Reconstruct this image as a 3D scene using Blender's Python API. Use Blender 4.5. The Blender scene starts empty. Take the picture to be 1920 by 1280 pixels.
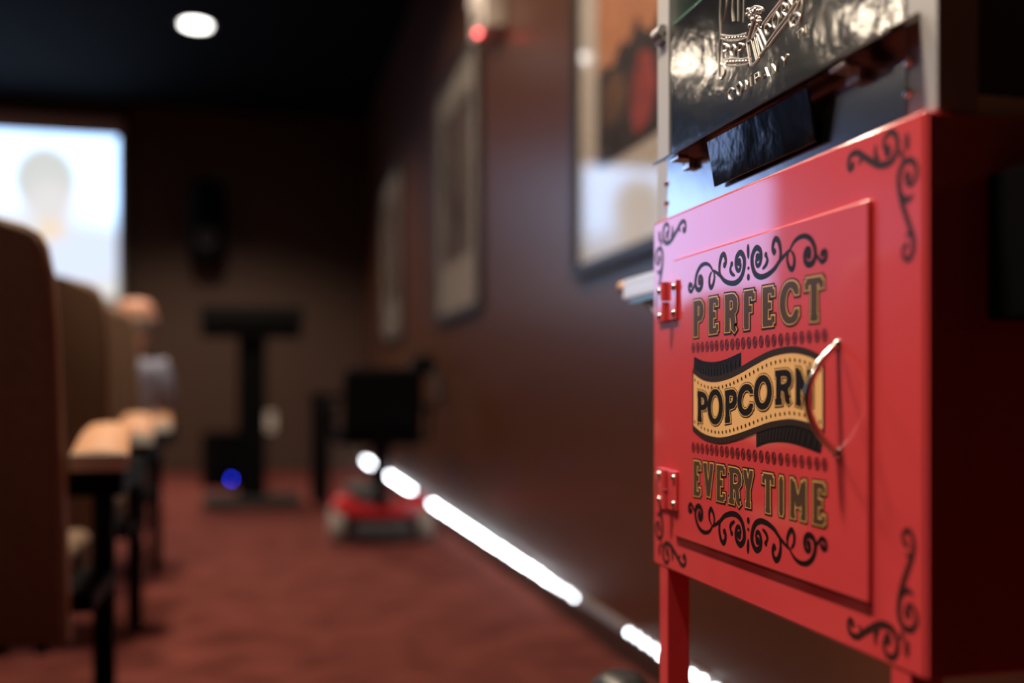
import bpy, bmesh, math, random
from mathutils import Vector, Matrix
random.seed(7)
PI = math.pi
SC = bpy.context.scene
COL = SC.collection

# ---------------------------------------------------------------- camera, world, exposure
F = 1867.0                                  # focal length in pixels of the 1920 px frame (35 mm lens)
HOR = 732.0                                 # image row of the horizon (vertical lens shift)
TH = math.atan(475.0 / F)                   # camera yaw from the room axis (+Y)
CT, ST = math.cos(TH), math.sin(TH)
EYE = 0.85
cam_d = bpy.data.cameras.new('camera'); cam = bpy.data.objects.new('camera', cam_d); COL.objects.link(cam)
cam.location = (0, 0, EYE); cam.rotation_euler = (PI / 2, 0, -TH)
cam_d.sensor_width = 36.0; cam_d.lens = F / 1920 * 36.0
cam_d.shift_y = (HOR - 640) / 1920
cam_d.clip_start = 0.02
cam_d.dof.use_dof = True; cam_d.dof.focus_distance = 1.06; cam_d.dof.aperture_fstop = 1.4
SC.camera = cam
wd = bpy.data.worlds.new('world'); SC.world = wd; wd.use_nodes = True
wd.node_tree.nodes['Background'].inputs[0].default_value = (0.5, 0.6, 0.7, 1)
wd.node_tree.nodes['Background'].inputs[1].default_value = 0.0
vs = SC.view_settings
vs.view_transform = 'Standard'; vs.look = 'None'; vs.gamma = 1; vs.exposure = 0.0; vs.use_curve_mapping = False
SC.cycles.use_denoising = True
SC.cycles.sample_clamp_indirect = 6.0
SC.cycles.caustics_reflective = False; SC.cycles.caustics_refractive = False

CEIL = 3.80
XR, XL, YB, YF = 1.128, -5.6, 10.9, -4.0     # right, left, back (screen) and front walls
# recessed ceiling lamps: x, y, watts, cone degrees, blend, aim (None: straight down), where
LAMPS = [(-0.49, 1.02, 930, 31, 0.7, (0.50, 1.00, 0.95), 'small adjustable downlight in the ceiling above and left of the red popcorn cart'),
         (-0.49, 2.70, 420, 150, 0.4, None, 'round downlight in the ceiling above the nearest armchair'),
         (-0.49, 4.60, 330, 160, 0.4, None, 'round downlight in the ceiling above the bald person'),
         (-0.49, 8.40, 480, 128, 0.5, None, 'bright round downlight in the black ceiling, the one in view'),
         (-2.75, 8.30, 160, 120, 0.5, None, 'unseen downlight added for its chrome reflection, before the middle of the projection screen'),  # unseen, added so the chrome drop door mirrors a warm patch at left
         (-3.75, 7.00, 160, 120, 0.5, None, 'unseen downlight added for its chrome reflection, left of the screen centre'),  # unseen, added for the warm patch at upper right of the chrome door
         (-2.40, 0.80, 140, 150, 0.4, None, 'unseen fill downlight added for the chair backs, far left of the popcorn cart'),  # unseen fill, added to brighten the chair backs
         (-4.80, 4.60, 120, 140, 0.4, None, 'round downlight in the ceiling near the left wall')]

# ---------------------------------------------------------------- photo helpers
def ray(x, y):
    t = (x - 960) / F; v = (HOR - y) / F
    return (t * CT + ST, CT - t * ST, v)
def onX(x, y, L):
    r = ray(x, y); k = L / r[0]
    return Vector((L, r[1] * k, EYE + r[2] * k))
def onY(x, y, Y):
    r = ray(x, y); k = Y / r[1]
    return Vector((r[0] * k, Y, EYE + r[2] * k))

# ---------------------------------------------------------------- materials
MATS = {}
def mat(name, col, rough=0.5, metal=0.0, spec=0.5, coat=0.0, emit=None, estr=0.0, noise=None, bump=None, ior=1.5, coat_rough=0.05, coat_ior=1.5):
    """noise=(scale, amount): colour mottling; bump=(scale, strength, distance)"""
    if name in MATS: return MATS[name]
    m = bpy.data.materials.new(name); m.use_nodes = True
    nt = m.node_tree; b = nt.nodes['Principled BSDF']
    b.inputs['Base Color'].default_value = (*col, 1)
    b.inputs['Roughness'].default_value = rough
    b.inputs['Metallic'].default_value = metal
    b.inputs['IOR'].default_value = ior
    b.inputs['Specular IOR Level'].default_value = spec
    b.inputs['Coat Weight'].default_value = coat
    b.inputs['Coat Roughness'].default_value = coat_rough
    b.inputs['Coat IOR'].default_value = coat_ior
    if emit:
        b.inputs['Emission Color'].default_value = (*emit, 1); b.inputs['Emission Strength'].default_value = estr
    if noise or bump:
        tc = nt.nodes.new('ShaderNodeTexCoord')
    if noise:
        n = nt.nodes.new('ShaderNodeTexNoise'); n.inputs['Scale'].default_value = noise[0]; n.inputs['Detail'].default_value = 5
        nt.links.new(tc.outputs['Object'], n.inputs['Vector'])
        mp = nt.nodes.new('ShaderNodeMapRange'); mp.inputs['From Min'].default_value = 0.3; mp.inputs['From Max'].default_value = 0.7
        mp.inputs['To Min'].default_value = 1 - noise[1]; mp.inputs['To Max'].default_value = 1 + noise[1]
        nt.links.new(n.outputs['Fac'], mp.inputs['Value'])
        mx = nt.nodes.new('ShaderNodeVectorMath'); mx.operation = 'SCALE'; mx.inputs[0].default_value = col
        nt.links.new(mp.outputs[0], mx.inputs['Scale']); nt.links.new(mx.outputs[0], b.inputs['Base Color'])
    if bump:
        n2 = nt.nodes.new('ShaderNodeTexNoise'); n2.inputs['Scale'].default_value = bump[0]; n2.inputs['Detail'].default_value = 4
        nt.links.new(tc.outputs['Object'], n2.inputs['Vector'])
        bp = nt.nodes.new('ShaderNodeBump'); bp.inputs['Strength'].default_value = bump[1]; bp.inputs['Distance'].default_value = bump[2]
        nt.links.new(n2.outputs['Fac'], bp.inputs['Height']); nt.links.new(bp.outputs[0], b.inputs['Normal'])
    MATS[name] = m
    return m

RED = mat('red_enamel', (0.62, 0.056, 0.064), 0.3, coat=1.0, coat_rough=0.04, ior=1.6, coat_ior=1.8, bump=(260, 0.05, 0.0006))
INK = mat('black_ink', (0.005, 0.004, 0.004), 0.45, spec=0.25, coat=0.12, coat_rough=0.12)
BROWNINK = mat('brown_ink', (0.062, 0.034, 0.020), 0.45, spec=0.35, coat=0.15, coat_rough=0.12)
GOLDINK = mat('gold_ink', (0.72, 0.42, 0.13), 0.35, coat=0.5, coat_rough=0.12)
MAROON = mat('maroon_ink', (0.11, 0.012, 0.014), 0.35, coat=0.5, coat_rough=0.12)
FOLDINK = mat('fold_ink', (0.014, 0.012, 0.011), 0.4, spec=0.3, coat=0.1, coat_rough=0.15)
STEEL = mat('stainless_steel', (0.62, 0.64, 0.66), 0.2, metal=1.0, bump=(6, 0.05, 0.02))
CHROME = mat('pressed_chrome', (0.66, 0.64, 0.60), 0.13, metal=1.0, bump=(12, 0.075, 0.02))
ALU = mat('satin_aluminium', (0.50, 0.51, 0.52), 0.45, metal=0.35)
BRIGHT = mat('bright_screw_metal', (0.8, 0.78, 0.75), 0.2, metal=1.0)
DARKSTEEL = mat('dark_mirror_steel', (0.075, 0.072, 0.07), 0.10, metal=1.0, bump=(10, 0.16, 0.01))
LIPM = mat('lip_steel', (0.20, 0.165, 0.15), 0.2, metal=1.0)
BLACKP = mat('black_plastic', (0.003, 0.003, 0.0035), 0.5, spec=0.05)
BLACKM = mat('black_satin_metal', (0.003, 0.003, 0.0035), 0.5, spec=0.05)
RUBBER = mat('black_rubber', (0.018, 0.018, 0.018), 0.6)
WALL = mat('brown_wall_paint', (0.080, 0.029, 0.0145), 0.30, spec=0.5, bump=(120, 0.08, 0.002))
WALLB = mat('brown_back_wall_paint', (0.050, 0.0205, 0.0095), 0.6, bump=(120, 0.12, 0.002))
TRIMM = mat('dark_baseboard', (0.045, 0.020, 0.014), 0.5)
CEILM = mat('black_ceiling_paint', (0.0014, 0.0022, 0.0026), 0.9, spec=0.1)
FABRIC = mat('brown_chair_fabric', (0.17, 0.108, 0.066), 0.85, noise=(90, 0.15), bump=(400, 0.3, 0.002))
PADM = mat('tan_arm_leather', (0.62, 0.33, 0.18), 0.5, noise=(20, 0.08))
PALEEND = mat('pale_arm_end', (0.80, 0.83, 0.76), 0.5)
FRAMEM = mat('black_picture_frame', (0.020, 0.014, 0.012), 0.4)
MATB = mat('cream_mat_board', (0.80, 0.71, 0.61), 0.8)
CREAM = mat('cream_plastic', (0.82, 0.76, 0.66), 0.45)
GREYSCR = mat('grey_screen_fabric', (0.55, 0.52, 0.50), 0.8)
SKIN = mat('skin', (0.62, 0.32, 0.22), 0.5, noise=(14, 0.08))
SHIRT = mat('blue_grey_shirt', (0.24, 0.26, 0.35), 0.8, noise=(30, 0.15))
DARKCLOTH = mat('dark_trousers', (0.015, 0.015, 0.02), 0.85)
HAIR = mat('grey_hair', (0.20, 0.17, 0.15), 0.8)
EYEM = mat('eye_white', (0.6, 0.6, 0.58), 0.3)
SCOOT = mat('red_scooter_plastic', (0.62, 0.03, 0.04), 0.25, coat=0.5)
GREYW = mat('grey_wheel', (0.33, 0.31, 0.28), 0.6)
DKGREY = mat('dark_grey_plastic', (0.07, 0.07, 0.075), 0.5)
KERNEL = mat('popcorn', (0.75, 0.58, 0.30), 0.8)

def emis(name, col, s):
    m = bpy.data.materials.new(name); m.use_nodes = True; nt = m.node_tree
    nt.nodes.remove(nt.nodes['Principled BSDF'])
    e = nt.nodes.new('ShaderNodeEmission'); e.inputs[0].default_value = (*col, 1); e.inputs[1].default_value = s
    nt.links.new(e.outputs[0], nt.nodes['Material Output'].inputs[0]); return m

def glass_mat(name, tint, refl=1.0, rough=0.02):
    m = bpy.data.materials.new(name); m.use_nodes = True; nt = m.node_tree
    nt.nodes.remove(nt.nodes['Principled BSDF'])
    tr = nt.nodes.new('ShaderNodeBsdfTransparent'); tr.inputs[0].default_value = (*tint, 1)
    gl = nt.nodes.new('ShaderNodeBsdfGlossy'); gl.inputs['Roughness'].default_value = rough
    lw = nt.nodes.new('ShaderNodeLayerWeight'); lw.inputs['Blend'].default_value = 0.5
    pw = nt.nodes.new('ShaderNodeMath'); pw.operation = 'POWER'; pw.inputs[1].default_value = 4.0
    mu = nt.nodes.new('ShaderNodeMath'); mu.operation = 'MULTIPLY_ADD'; mu.inputs[1].default_value = 0.95 * refl; mu.inputs[2].default_value = 0.045 * refl
    mx = nt.nodes.new('ShaderNodeMixShader')
    nt.links.new(lw.outputs['Facing'], pw.inputs[0]); nt.links.new(pw.outputs[0], mu.inputs[0]); nt.links.new(mu.outputs[0], mx.inputs[0])
    nt.links.new(tr.outputs[0], mx.inputs[1]); nt.links.new(gl.outputs[0], mx.inputs[2])
    nt.links.new(mx.outputs[0], nt.nodes['Material Output'].inputs[0]); return m
PICGLASS = glass_mat('picture_glass', (0.97, 0.97, 0.97), 1.0, 0.06)
CASEGLASS = glass_mat('case_glass', (0.85, 0.93, 0.90), 0.8, 0.01)
GLASSEDGE = mat('green_glass_edge', (0.10, 0.30, 0.24), 0.15)

def carpet_mat():
    m = bpy.data.materials.new('red_carpet'); m.use_nodes = True; nt = m.node_tree; b = nt.nodes['Principled BSDF']
    tc = nt.nodes.new('ShaderNodeTexCoord')
    n1 = nt.nodes.new('ShaderNodeTexNoise'); n1.inputs['Scale'].default_value = 5.5; n1.inputs['Detail'].default_value = 3
    n2 = nt.nodes.new('ShaderNodeTexNoise'); n2.inputs['Scale'].default_value = 160; n2.inputs['Detail'].default_value = 2
    for n in (n1, n2): nt.links.new(tc.outputs['Object'], n.inputs['Vector'])
    ad = nt.nodes.new('ShaderNodeMath'); ad.operation = 'MULTIPLY_ADD'; ad.inputs[1].default_value = 0.5
    nt.links.new(n2.outputs['Fac'], ad.inputs[0]); nt.links.new(n1.outputs['Fac'], ad.inputs[2])
    cr = nt.nodes.new('ShaderNodeValToRGB')
    cr.color_ramp.elements[0].position = 0.55; cr.color_ramp.elements[0].color = (0.096, 0.024, 0.0185, 1)
    cr.color_ramp.elements[1].position = 0.95; cr.color_ramp.elements[1].color = (0.185, 0.049, 0.038, 1)
    nt.links.new(ad.outputs[0], cr.inputs[0]); nt.links.new(cr.outputs[0], b.inputs['Base Color'])
    b.inputs['Roughness'].default_value = 1.0; b.inputs['Specular IOR Level'].default_value = 0.1
    bp = nt.nodes.new('ShaderNodeBump'); bp.inputs['Strength'].default_value = 0.6; bp.inputs['Distance'].default_value = 0.006
    nt.links.new(n2.outputs['Fac'], bp.inputs['Height']); nt.links.new(bp.outputs[0], b.inputs['Normal'])
    return m
CARPET = carpet_mat()

# ---------------------------------------------------------------- mesh builder
class MB:
    def __init__(s): s.bm = bmesh.new()
    def box(s, lo, hi, bev=0.0, seg=2):
        lo, hi = Vector(lo), Vector(hi); c = (lo + hi) / 2; d = hi - lo
        return s.obox(c, d, None, bev, seg)
    def obox(s, c, d, rot=None, bev=0.0, seg=2):
        r = bmesh.ops.create_cube(s.bm, size=1.0); vs_ = r['verts']
        for v in vs_: v.co = Vector((v.co.x * d[0], v.co.y * d[1], v.co.z * d[2]))
        if bev > 0:
            s.bev = True
            es = list({e for v in vs_ for e in v.link_edges})
            q = bmesh.ops.bevel(s.bm, geom=es, offset=bev, segments=seg, profile=0.5, affect='EDGES')
            vs_ = list({v for f in q['faces'] for v in f.verts} | {v for v in vs_ if v.is_valid})
            # gather all connected verts
            seen = set(vs_); st = list(vs_)
            while st:
                v = st.pop()
                for e in v.link_edges:
                    o = e.other_vert(v)
                    if o not in seen: seen.add(o); st.append(o)
            vs_ = list(seen)
        R = rot.to_3x3() if rot is not None else Matrix.Identity(3)
        for v in vs_: v.co = R @ v.co + Vector(c)
        return s
    def tube(s, pts, r, seg=10, closed=False, caps=True):
        pts = [Vector(p) for p in pts]; n = len(pts)
        rr = r if isinstance(r, (list, tuple)) else [r] * n
        rings = []; up = None
        for i, p in enumerate(pts):
            a = pts[(i - 1) % n] if (closed or i > 0) else p
            b = pts[(i + 1) % n] if (closed or i < n - 1) else p
            t = (b - a)
            t = t.normalized() if t.length > 1e-9 else Vector((0, 0, 1))
            if up is None:
                up = Vector((0, 0, 1)) if abs(t.z) < 0.9 else Vector((1, 0, 0))
            x = up - t * up.dot(t)
            if x.length < 1e-6: x = t.orthogonal()
            x.normalize(); y = t.cross(x); up = x
            rings.append([s.bm.verts.new(p + (x * math.cos(2 * PI * k / seg) + y * math.sin(2 * PI * k / seg)) * rr[i]) for k in range(seg)])
        m = n if closed else n - 1
        for i in range(m):
            A, B = rings[i], rings[(i + 1) % n]
            for k in range(seg):
                s.bm.faces.new((A[k], A[(k + 1) % seg], B[(k + 1) % seg], B[k]))
        if caps and not closed:
            s.bm.faces.new(rings[0][::-1]); s.bm.faces.new(rings[-1])
        return s
    def cyl(s, a, b, r, seg=20, r2=None):
        return s.tube([a, b], [r, r if r2 is None else r2], seg)
    def lathe(s, prof, org=(0, 0, 0), axis='Z', seg=24):
        org = Vector(org); rings = []
        for (r, h) in prof:
            ring = []
            for k in range(seg):
                a = 2 * PI * k / seg; c, d = r * math.cos(a), r * math.sin(a)
                v = {'Z': (c, d, h), 'X': (h, c, d), 'Y': (c, h, d)}[axis]
                ring.append(s.bm.verts.new(org + Vector(v)))
            rings.append(ring)
        for i in range(len(rings) - 1):
            for k in range(seg):
                s.bm.faces.new((rings[i][k], rings[i][(k + 1) % seg], rings[i + 1][(k + 1) % seg], rings[i + 1][k]))
        s.bm.faces.new(rings[0][::-1]); s.bm.faces.new(rings[-1])
        return s
    def ball(s, c, r, sc=(1, 1, 1), seg=12):
        q = bmesh.ops.create_uvsphere(s.bm, u_segments=seg, v_segments=max(6, seg // 2 + 1), radius=r)
        for v in q['verts']: v.co = Vector((v.co.x * sc[0], v.co.y * sc[1], v.co.z * sc[2])) + Vector(c)
        return s
    def quad(s, *p):
        s.bm.faces.new([s.bm.verts.new(Vector(q)) for q in p]); return s
    def prism(s, poly, off):
        """polygon (list of 3D points) extruded by vector off"""
        off = Vector(off)
        A = [s.bm.verts.new(Vector(p)) for p in poly]; B = [s.bm.verts.new(Vector(p) + off) for p in poly]; n = len(A)
        s.bm.faces.new(A[::-1]); s.bm.faces.new(B)
        for i in range(n): s.bm.faces.new((A[i], A[(i + 1) % n], B[(i + 1) % n], B[i]))
        return s

CUR = Vector((0, 0, 0))
def org_of(p):
    o = Vector((0, 0, 0))
    while p is not None: o += p.location; p = p.parent
    return o
def obj(name, mb, m, parent=None, smooth=True, label=None, angle=40, flat=False):
    """links a builder as ONE mesh object; vertices are given in world space and stored relative to the parent thing"""
    me = bpy.data.meshes.new(name); beveled = getattr(mb, 'bev', False)
    if parent is not None:
        o0 = org_of(parent)
        for v in mb.bm.verts: v.co -= o0
    if flat:                                   # flat print facing the aisle (-X)
        mb.bm.normal_update()
        for f in mb.bm.faces:
            if f.normal.x > 0: f.normal_flip()
    else: bmesh.ops.recalc_face_normals(mb.bm, faces=mb.bm.faces)
    mb.bm.to_mesh(me); mb.bm.free()
    me.materials.append(m)
    if smooth:
        me.shade_smooth()
        try: me.set_sharp_from_angle(angle=math.radians(angle))
        except Exception: pass
    o = bpy.data.objects.new(name, me); COL.objects.link(o)
    if smooth and beveled:
        w = o.modifiers.new('weighted_normal', 'WEIGHTED_NORMAL'); w.mode = 'FACE_AREA'; w.weight = 100; w.keep_sharp = True
    if parent is not None: o.parent = parent
    if label: o['label'] = label
    return o
def mobj(name, me, m, parent=None):
    o = bpy.data.objects.new(name, me); COL.objects.link(o)
    if m and not me.materials: me.materials.append(m)
    if parent is not None: o.parent = parent
    return o
def tag(o, label, cat, group=None):
    o['label'] = label; o['category'] = cat
    if group: o['group'] = group
    return o
def thing(name, label, cat, loc=(0, 0, 0), group=None):
    o = bpy.data.objects.new(name, None); COL.objects.link(o); o.location = loc; o.empty_display_size = 0.1
    return tag(o, label, cat, group)
def struct(name, mb, m, parent=None, smooth=False):
    o = obj(name, mb, m, parent, smooth)
    if parent is None: o['kind'] = 'structure'
    return o
def dup(root, loc, label=None):
    r = root.copy(); COL.objects.link(r); r.location = loc
    if label: r['label'] = label
    def kids(src, dst):
        for ch in list(src.children):
            c = ch.copy(); COL.objects.link(c); c.parent = dst; kids(ch, c)
    kids(root, r)
    return r

# ---------------------------------------------------------------- the room
T = 0.12
struct('floor', MB().box((XL, YF, -0.1), (XR, YB, 0.0)), CARPET)
struct('ceiling', MB().box((XL, YF, CEIL), (XR, YB, CEIL + 0.1)), CEILM)
struct('wall_right', MB().box((XR, YF, -0.1), (XR + T, YB, CEIL + 0.1)), WALL)
struct('wall_left', MB().box((XL - T, YF, -0.1), (XL, YB, CEIL + 0.1)), WALL)
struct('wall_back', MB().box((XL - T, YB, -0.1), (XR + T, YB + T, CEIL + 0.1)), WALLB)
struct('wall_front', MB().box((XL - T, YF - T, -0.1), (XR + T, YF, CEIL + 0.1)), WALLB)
struct('baseboard_right', MB().box((XR - 0.014, YF, 0), (XR, YB - 0.014, 0.085), 0.004), TRIMM)
struct('baseboard_back', MB().box((XL, YB - 0.014, 0), (XR, YB, 0.10), 0.004), TRIMM)

# ---------------------------------------------------------------- ceiling lamps
LENS = emis('lamp_lens_glow', (1.0, 0.98, 0.93), 9.0); LENS2 = emis('warm_lamp_lens_glow', (1.0, 0.84, 0.68), 34.0)  # second glow boosted for the warm patches mirrored in the chrome door
LENSW = (1.0, 0.80, 0.62)
TRIMR = mat('lamp_trim', (0.25, 0.25, 0.24), 0.5)
for i, (lx, ly, w, cone, bl, aim, lab) in enumerate(LAMPS):
    d = thing('ceiling_downlight', lab, 'downlight', (lx, ly, CEIL), 'ceiling downlights')
    obj('trim_ring', MB().lathe([(0.105, 0.0), (0.145, 0.0), (0.145, -0.008), (0.120, -0.012), (0.105, -0.004)], (lx, ly, CEIL), 'Z', 32), TRIMR, d)
    obj('lens', MB().lathe([(0.112, -0.001), (0.112, -0.006), (0.06, -0.016), (0.01, -0.018)], (lx, ly, CEIL), 'Z', 32), LENS2 if i in (4, 5) else LENS, d)
    L = bpy.data.lights.new('downlight_beam', 'SPOT'); L.energy = w; L.color = LENSW; L.spot_size = math.radians(cone); L.spot_blend = bl
    L.shadow_soft_size = 0.16
    lo = bpy.data.objects.new('downlight_beam', L); COL.objects.link(lo); lo.parent = d; lo.location = (0, 0, -0.03)
    if aim: lo.rotation_euler = (Vector(aim) - Vector((lx, ly, CEIL - 0.03))).to_track_quat('-Z', 'Y').to_euler()

# ---------------------------------------------------------------- projection screen on the back wall
def screen_mat(cx, cz):
    m = bpy.data.materials.new('projected_picture'); m.use_nodes = True; nt = m.node_tree
    nt.nodes.remove(nt.nodes['Principled BSDF'])
    tc = nt.nodes.new('ShaderNodeTexCoord'); sp = nt.nodes.new('ShaderNodeSeparateXYZ'); nt.links.new(tc.outputs['Object'], sp.inputs[0])
    def math_(op, a, b=None):
        n = nt.nodes.new('ShaderNodeMath'); n.operation = op
        for i, v in enumerate((a, b)):
            if v is None: continue
            if isinstance(v, (int, float)): n.inputs[i].default_value = v
            else: nt.links.new(v, n.inputs[i])
        return n.outputs[0]
    ox, oz = -2.95 - cx, 2.5685 - cz
    def ell(x, z, rx, rz, soft):
        x, z = x + ox, z + oz
        dx = math_('DIVIDE', math_('SUBTRACT', sp.outputs[0], x), rx); dz = math_('DIVIDE', math_('SUBTRACT', sp.outputs[2], z), rz)
        d = math_('SQRT', math_('ADD', math_('MULTIPLY', dx, dx), math_('MULTIPLY', dz, dz)))
        mr = nt.nodes.new('ShaderNodeMapRange'); mr.inputs['From Min'].default_value = 1 + soft; mr.inputs['From Max'].default_value = 1 - soft
        nt.links.new(d, mr.inputs['Value']); return mr.outputs[0]
    def mix(f, a, b):
        n = nt.nodes.new('ShaderNodeMix'); n.data_type = 'RGBA'
        nt.links.new(f, n.inputs[0])
        for i, v in ((6, a), (7, b)):
            if isinstance(v, tuple): n.inputs[i].default_value = (*v, 1)
            else: nt.links.new(v, n.inputs[i])
        return n.outputs[2]
    # coordinates are relative to the picture's centre
    c = mix(ell(-1.5, 0.1, 1.2, 1.0, 0.5), (1.15, 1.7, 2.6), (0.98, 1.42, 2.75))
    c = mix(ell(1.45, -0.15, 1.25, 0.75, 0.25), c, (0.62, 0.70, 0.86)) if False else c
    c = mix(ell(1.15, -1.28, 1.35, 1.35, 0.12), c, (0.64, 0.71, 0.86))         # shoulders
    c = mix(ell(1.50, -1.0, 0.35, 0.35, 0.5), c, (0.70, 0.64, 0.52))           # warm corner
    c = mix(ell(0.45, -0.15, 0.45, 0.30, 0.3), c, (0.70, 0.73, 0.80))          # raised hand
    c = mix(ell(0.87, 0.40, 0.31, 0.36, 0.15), c, (0.55, 0.57, 0.55))          # head
    c = mix(ell(0.92, 0.14, 0.24, 0.26, 0.4), c, (0.66, 0.64, 0.64))           # face
    c = mix(ell(0.92, -0.10, 0.13, 0.10, 0.6), c, (0.78, 0.62, 0.46))          # neck
    e = nt.nodes.new('ShaderNodeEmission'); nt.links.new(c, e.inputs[0]); e.inputs[1].default_value = 1.25
    nt.links.new(e.outputs[0], nt.nodes['Material Output'].inputs[0]); return m
sx0, sx1, sz0, sz1 = -5.02, -1.40, 1.79, 3.437
scr = thing('projection_screen', 'large bright projection screen showing a blurred man, on the far wall', 'screen', ((sx0 + sx1) / 2, YB, (sz0 + sz1) / 2))
pic = obj('picture', MB().quad((sx0, YB - 0.037, sz0), (sx1, YB - 0.037, sz0), (sx1, YB - 0.037, sz1), (sx0, YB - 0.037, sz1)), screen_mat((sx0 + sx1) / 2, (sz0 + sz1) / 2), scr, False)
obj('fabric', MB().box((sx0 - 0.05, YB - 0.035, sz0 - 0.09), (sx1 + 0.05, YB - 0.01, sz1 + 0.17)), GREYSCR, scr, False)
fr = MB()
fr.box((sx0 - 0.13, YB - 0.06, sz0 - 0.17), (sx0 - 0.05, YB, sz1 + 0.25)); fr.box((sx1 + 0.05, YB - 0.06, sz0 - 0.17), (sx1 + 0.13, YB, sz1 + 0.25))
fr.box((sx0 - 0.05, YB - 0.06, sz0 - 0.17), (sx1 + 0.05, YB, sz0 - 0.09)); fr.box((sx0 - 0.05, YB - 0.06, sz1 + 0.17), (sx1 + 0.05, YB, sz1 + 0.25))
obj('frame', fr, FRAMEM, scr, False)

# ---------------------------------------------------------------- pictures on the right wall
def art_mat(name, cols, scale, seed):
    m = bpy.data.materials.new(name); m.use_nodes = True; nt = m.node_tree; b = nt.nodes['Principled BSDF']
    tc = nt.nodes.new('ShaderNodeTexCoord'); mp = nt.nodes.new('ShaderNodeMapping'); mp.inputs['Location'].default_value = (seed, seed * 1.7, seed * 0.3)
    n = nt.nodes.new('ShaderNodeTexNoise'); n.inputs['Scale'].default_value = scale; n.inputs['Detail'].default_value = 2
    nt.links.new(tc.outputs['Object'], mp.inputs[0]); nt.links.new(mp.outputs[0], n.inputs['Vector'])
    cr = nt.nodes.new('ShaderNodeValToRGB'); cr.color_ramp.elements[0].position = 0.35; cr.color_ramp.elements[1].position = 0.68
    cr.color_ramp.elements[0].color = (*cols[0], 1); cr.color_ramp.elements[1].color = (*cols[-1], 1)
    for k, c in enumerate(cols[1:-1]):
        e = cr.color_ramp.elements.new(0.35 + 0.33 * (k + 1) / (len(cols) - 1)); e.color = (*c, 1)
    nt.links.new(n.outputs['Fac'], cr.inputs[0]); nt.links.new(cr.outputs[0], b.inputs['Base Color']); b.inputs['Roughness'].default_value = 0.7
    return m
def picture(y0, y1, z0, z1, label, artm, shapes=None):
    X0 = XR; fw = 0.045; dp = 0.035
    t = thing('framed_picture', label, 'picture', (X0, (y0 + y1) / 2, z0), 'framed pictures along the right wall')
    f = MB(); xs = X0 - dp
    f.box((xs, y0, z0), (X0, y1, z0 + fw), 0.004); f.box((xs, y0, z1 - fw), (X0, y1, z1), 0.004)
    f.box((xs, y0, z0 + fw), (X0, y0 + fw, z1 - fw), 0.004); f.box((xs, y1 - fw, z0 + fw), (X0, y1, z1 - fw), 0.004)
    obj('frame', f, FRAMEM, t)
    obj('mat_board', MB().box((X0 - 0.014, y0 + fw, z0 + fw), (X0, y1 - fw, z1 - fw)), MATB, t, False)
    bw = 0.20
    a0, a1, b0, b1 = y0 + fw + bw, y1 - fw - bw, z0 + fw + 0.30, z1 - fw - bw
    k_ = 0
    p = obj('print', MB().box((X0 - 0.0155, a0, b0), (X0 - 0.012, a1, b1)), artm, t, False)
    if shapes:
        for k_, (nm, m, pts) in enumerate(shapes):
            obj(nm, MB().prism([(X0 - 0.0165 - 0.0012 * min(k_, 1), a0 + (a1 - a0) * u, b0 + (b1 - b0) * v) for u, v in pts], (0.0012, 0, 0)), m, p, False)
    obj('glass_pane', MB().box((X0 - 0.022, y0 + fw, z0 + fw), (X0 - 0.019, y1 - fw, z1 - fw)), PICGLASS, t, False)
    return t
A_OR = mat('print_orange', (0.72, 0.30, 0.14), 0.7, noise=(6, 0.15))
A_DK = mat('print_dark', (0.05, 0.035, 0.03), 0.7, noise=(12, 0.5))
A_RD = mat('print_red', (0.42, 0.07, 0.055), 0.7, noise=(9, 0.35))
A_BR = mat('print_brown', (0.20, 0.10, 0.05), 0.7, noise=(9, 0.4))
picture(2.12, 3.445, 1.25, 2.74, 'large cream-matted picture with orange and dark print behind the popcorn machine', A_OR,
        [('dark_shape', A_DK, [(1, 0), (1, .34), (.92, .37), (.82, .34), (.73, .40), (.64, .37), (.56, .44), (.50, .37), (.42, .34), (.25, .42), (.1, .35), (0, .3), (0, 0)]),
         ('red_shape', A_RD, [(.44, .06), (.57, .03), (.62, .12), (.60, .25), (.52, .31), (.42, .27), (.36, .15)]),
         ('brown_shape', A_BR, [(.95, .16), (.94, .28), (.84, .32), (.72, .29), (.66, .20), (.78, .12)])])
picture(5.03, 6.35, 1.27, 2.75, 'black-framed picture with pale mat, the middle one of three on the wall',
        art_mat('faded_print', [(0.12, 0.09, 0.08), (0.30, 0.22, 0.19), (0.40, 0.33, 0.28)], 3.0, 2.0))
picture(7.94, 9.26, 1.27, 2.75, 'dim dark-framed picture on the right wall, farthest from the popcorn cart',
        art_mat('dim_print', [(0.16, 0.11, 0.09), (0.35, 0.25, 0.21), (0.42, 0.34, 0.28)], 3.0, 5.0))

# ---------------------------------------------------------------- fire alarm strobe on the right wall
al = thing('fire_alarm_strobe', 'cream wall alarm box with round lens and red light, high between two pictures', 'alarm', (XR, 4.70, 2.68))
obj('housing', MB().box((XR - 0.11, 4.55, 2.565), (XR, 4.83, 2.86), 0.018), CREAM, al)
obj('lens', MB().lathe([(0.05, 0), (0.05, -0.02), (0.035, -0.035), (0.01, -0.04)], (XR - 0.108, 4.69, 2.72), 'X', 20), mat('clear_lens', (0.85, 0.83, 0.78), 0.15), al)
obj('red_indicator', MB().ball((XR - 0.112, 4.66, 2.560), 0.006), emis('red_indicator_glow', (1.0, 0.07, 0.10), 34), al, label='small red indicator light')
obj('grille', MB().box((XR - 0.114, 4.60, 2.60), (XR - 0.109, 4.78, 2.645), 0.002), DKGREY, al)

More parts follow.
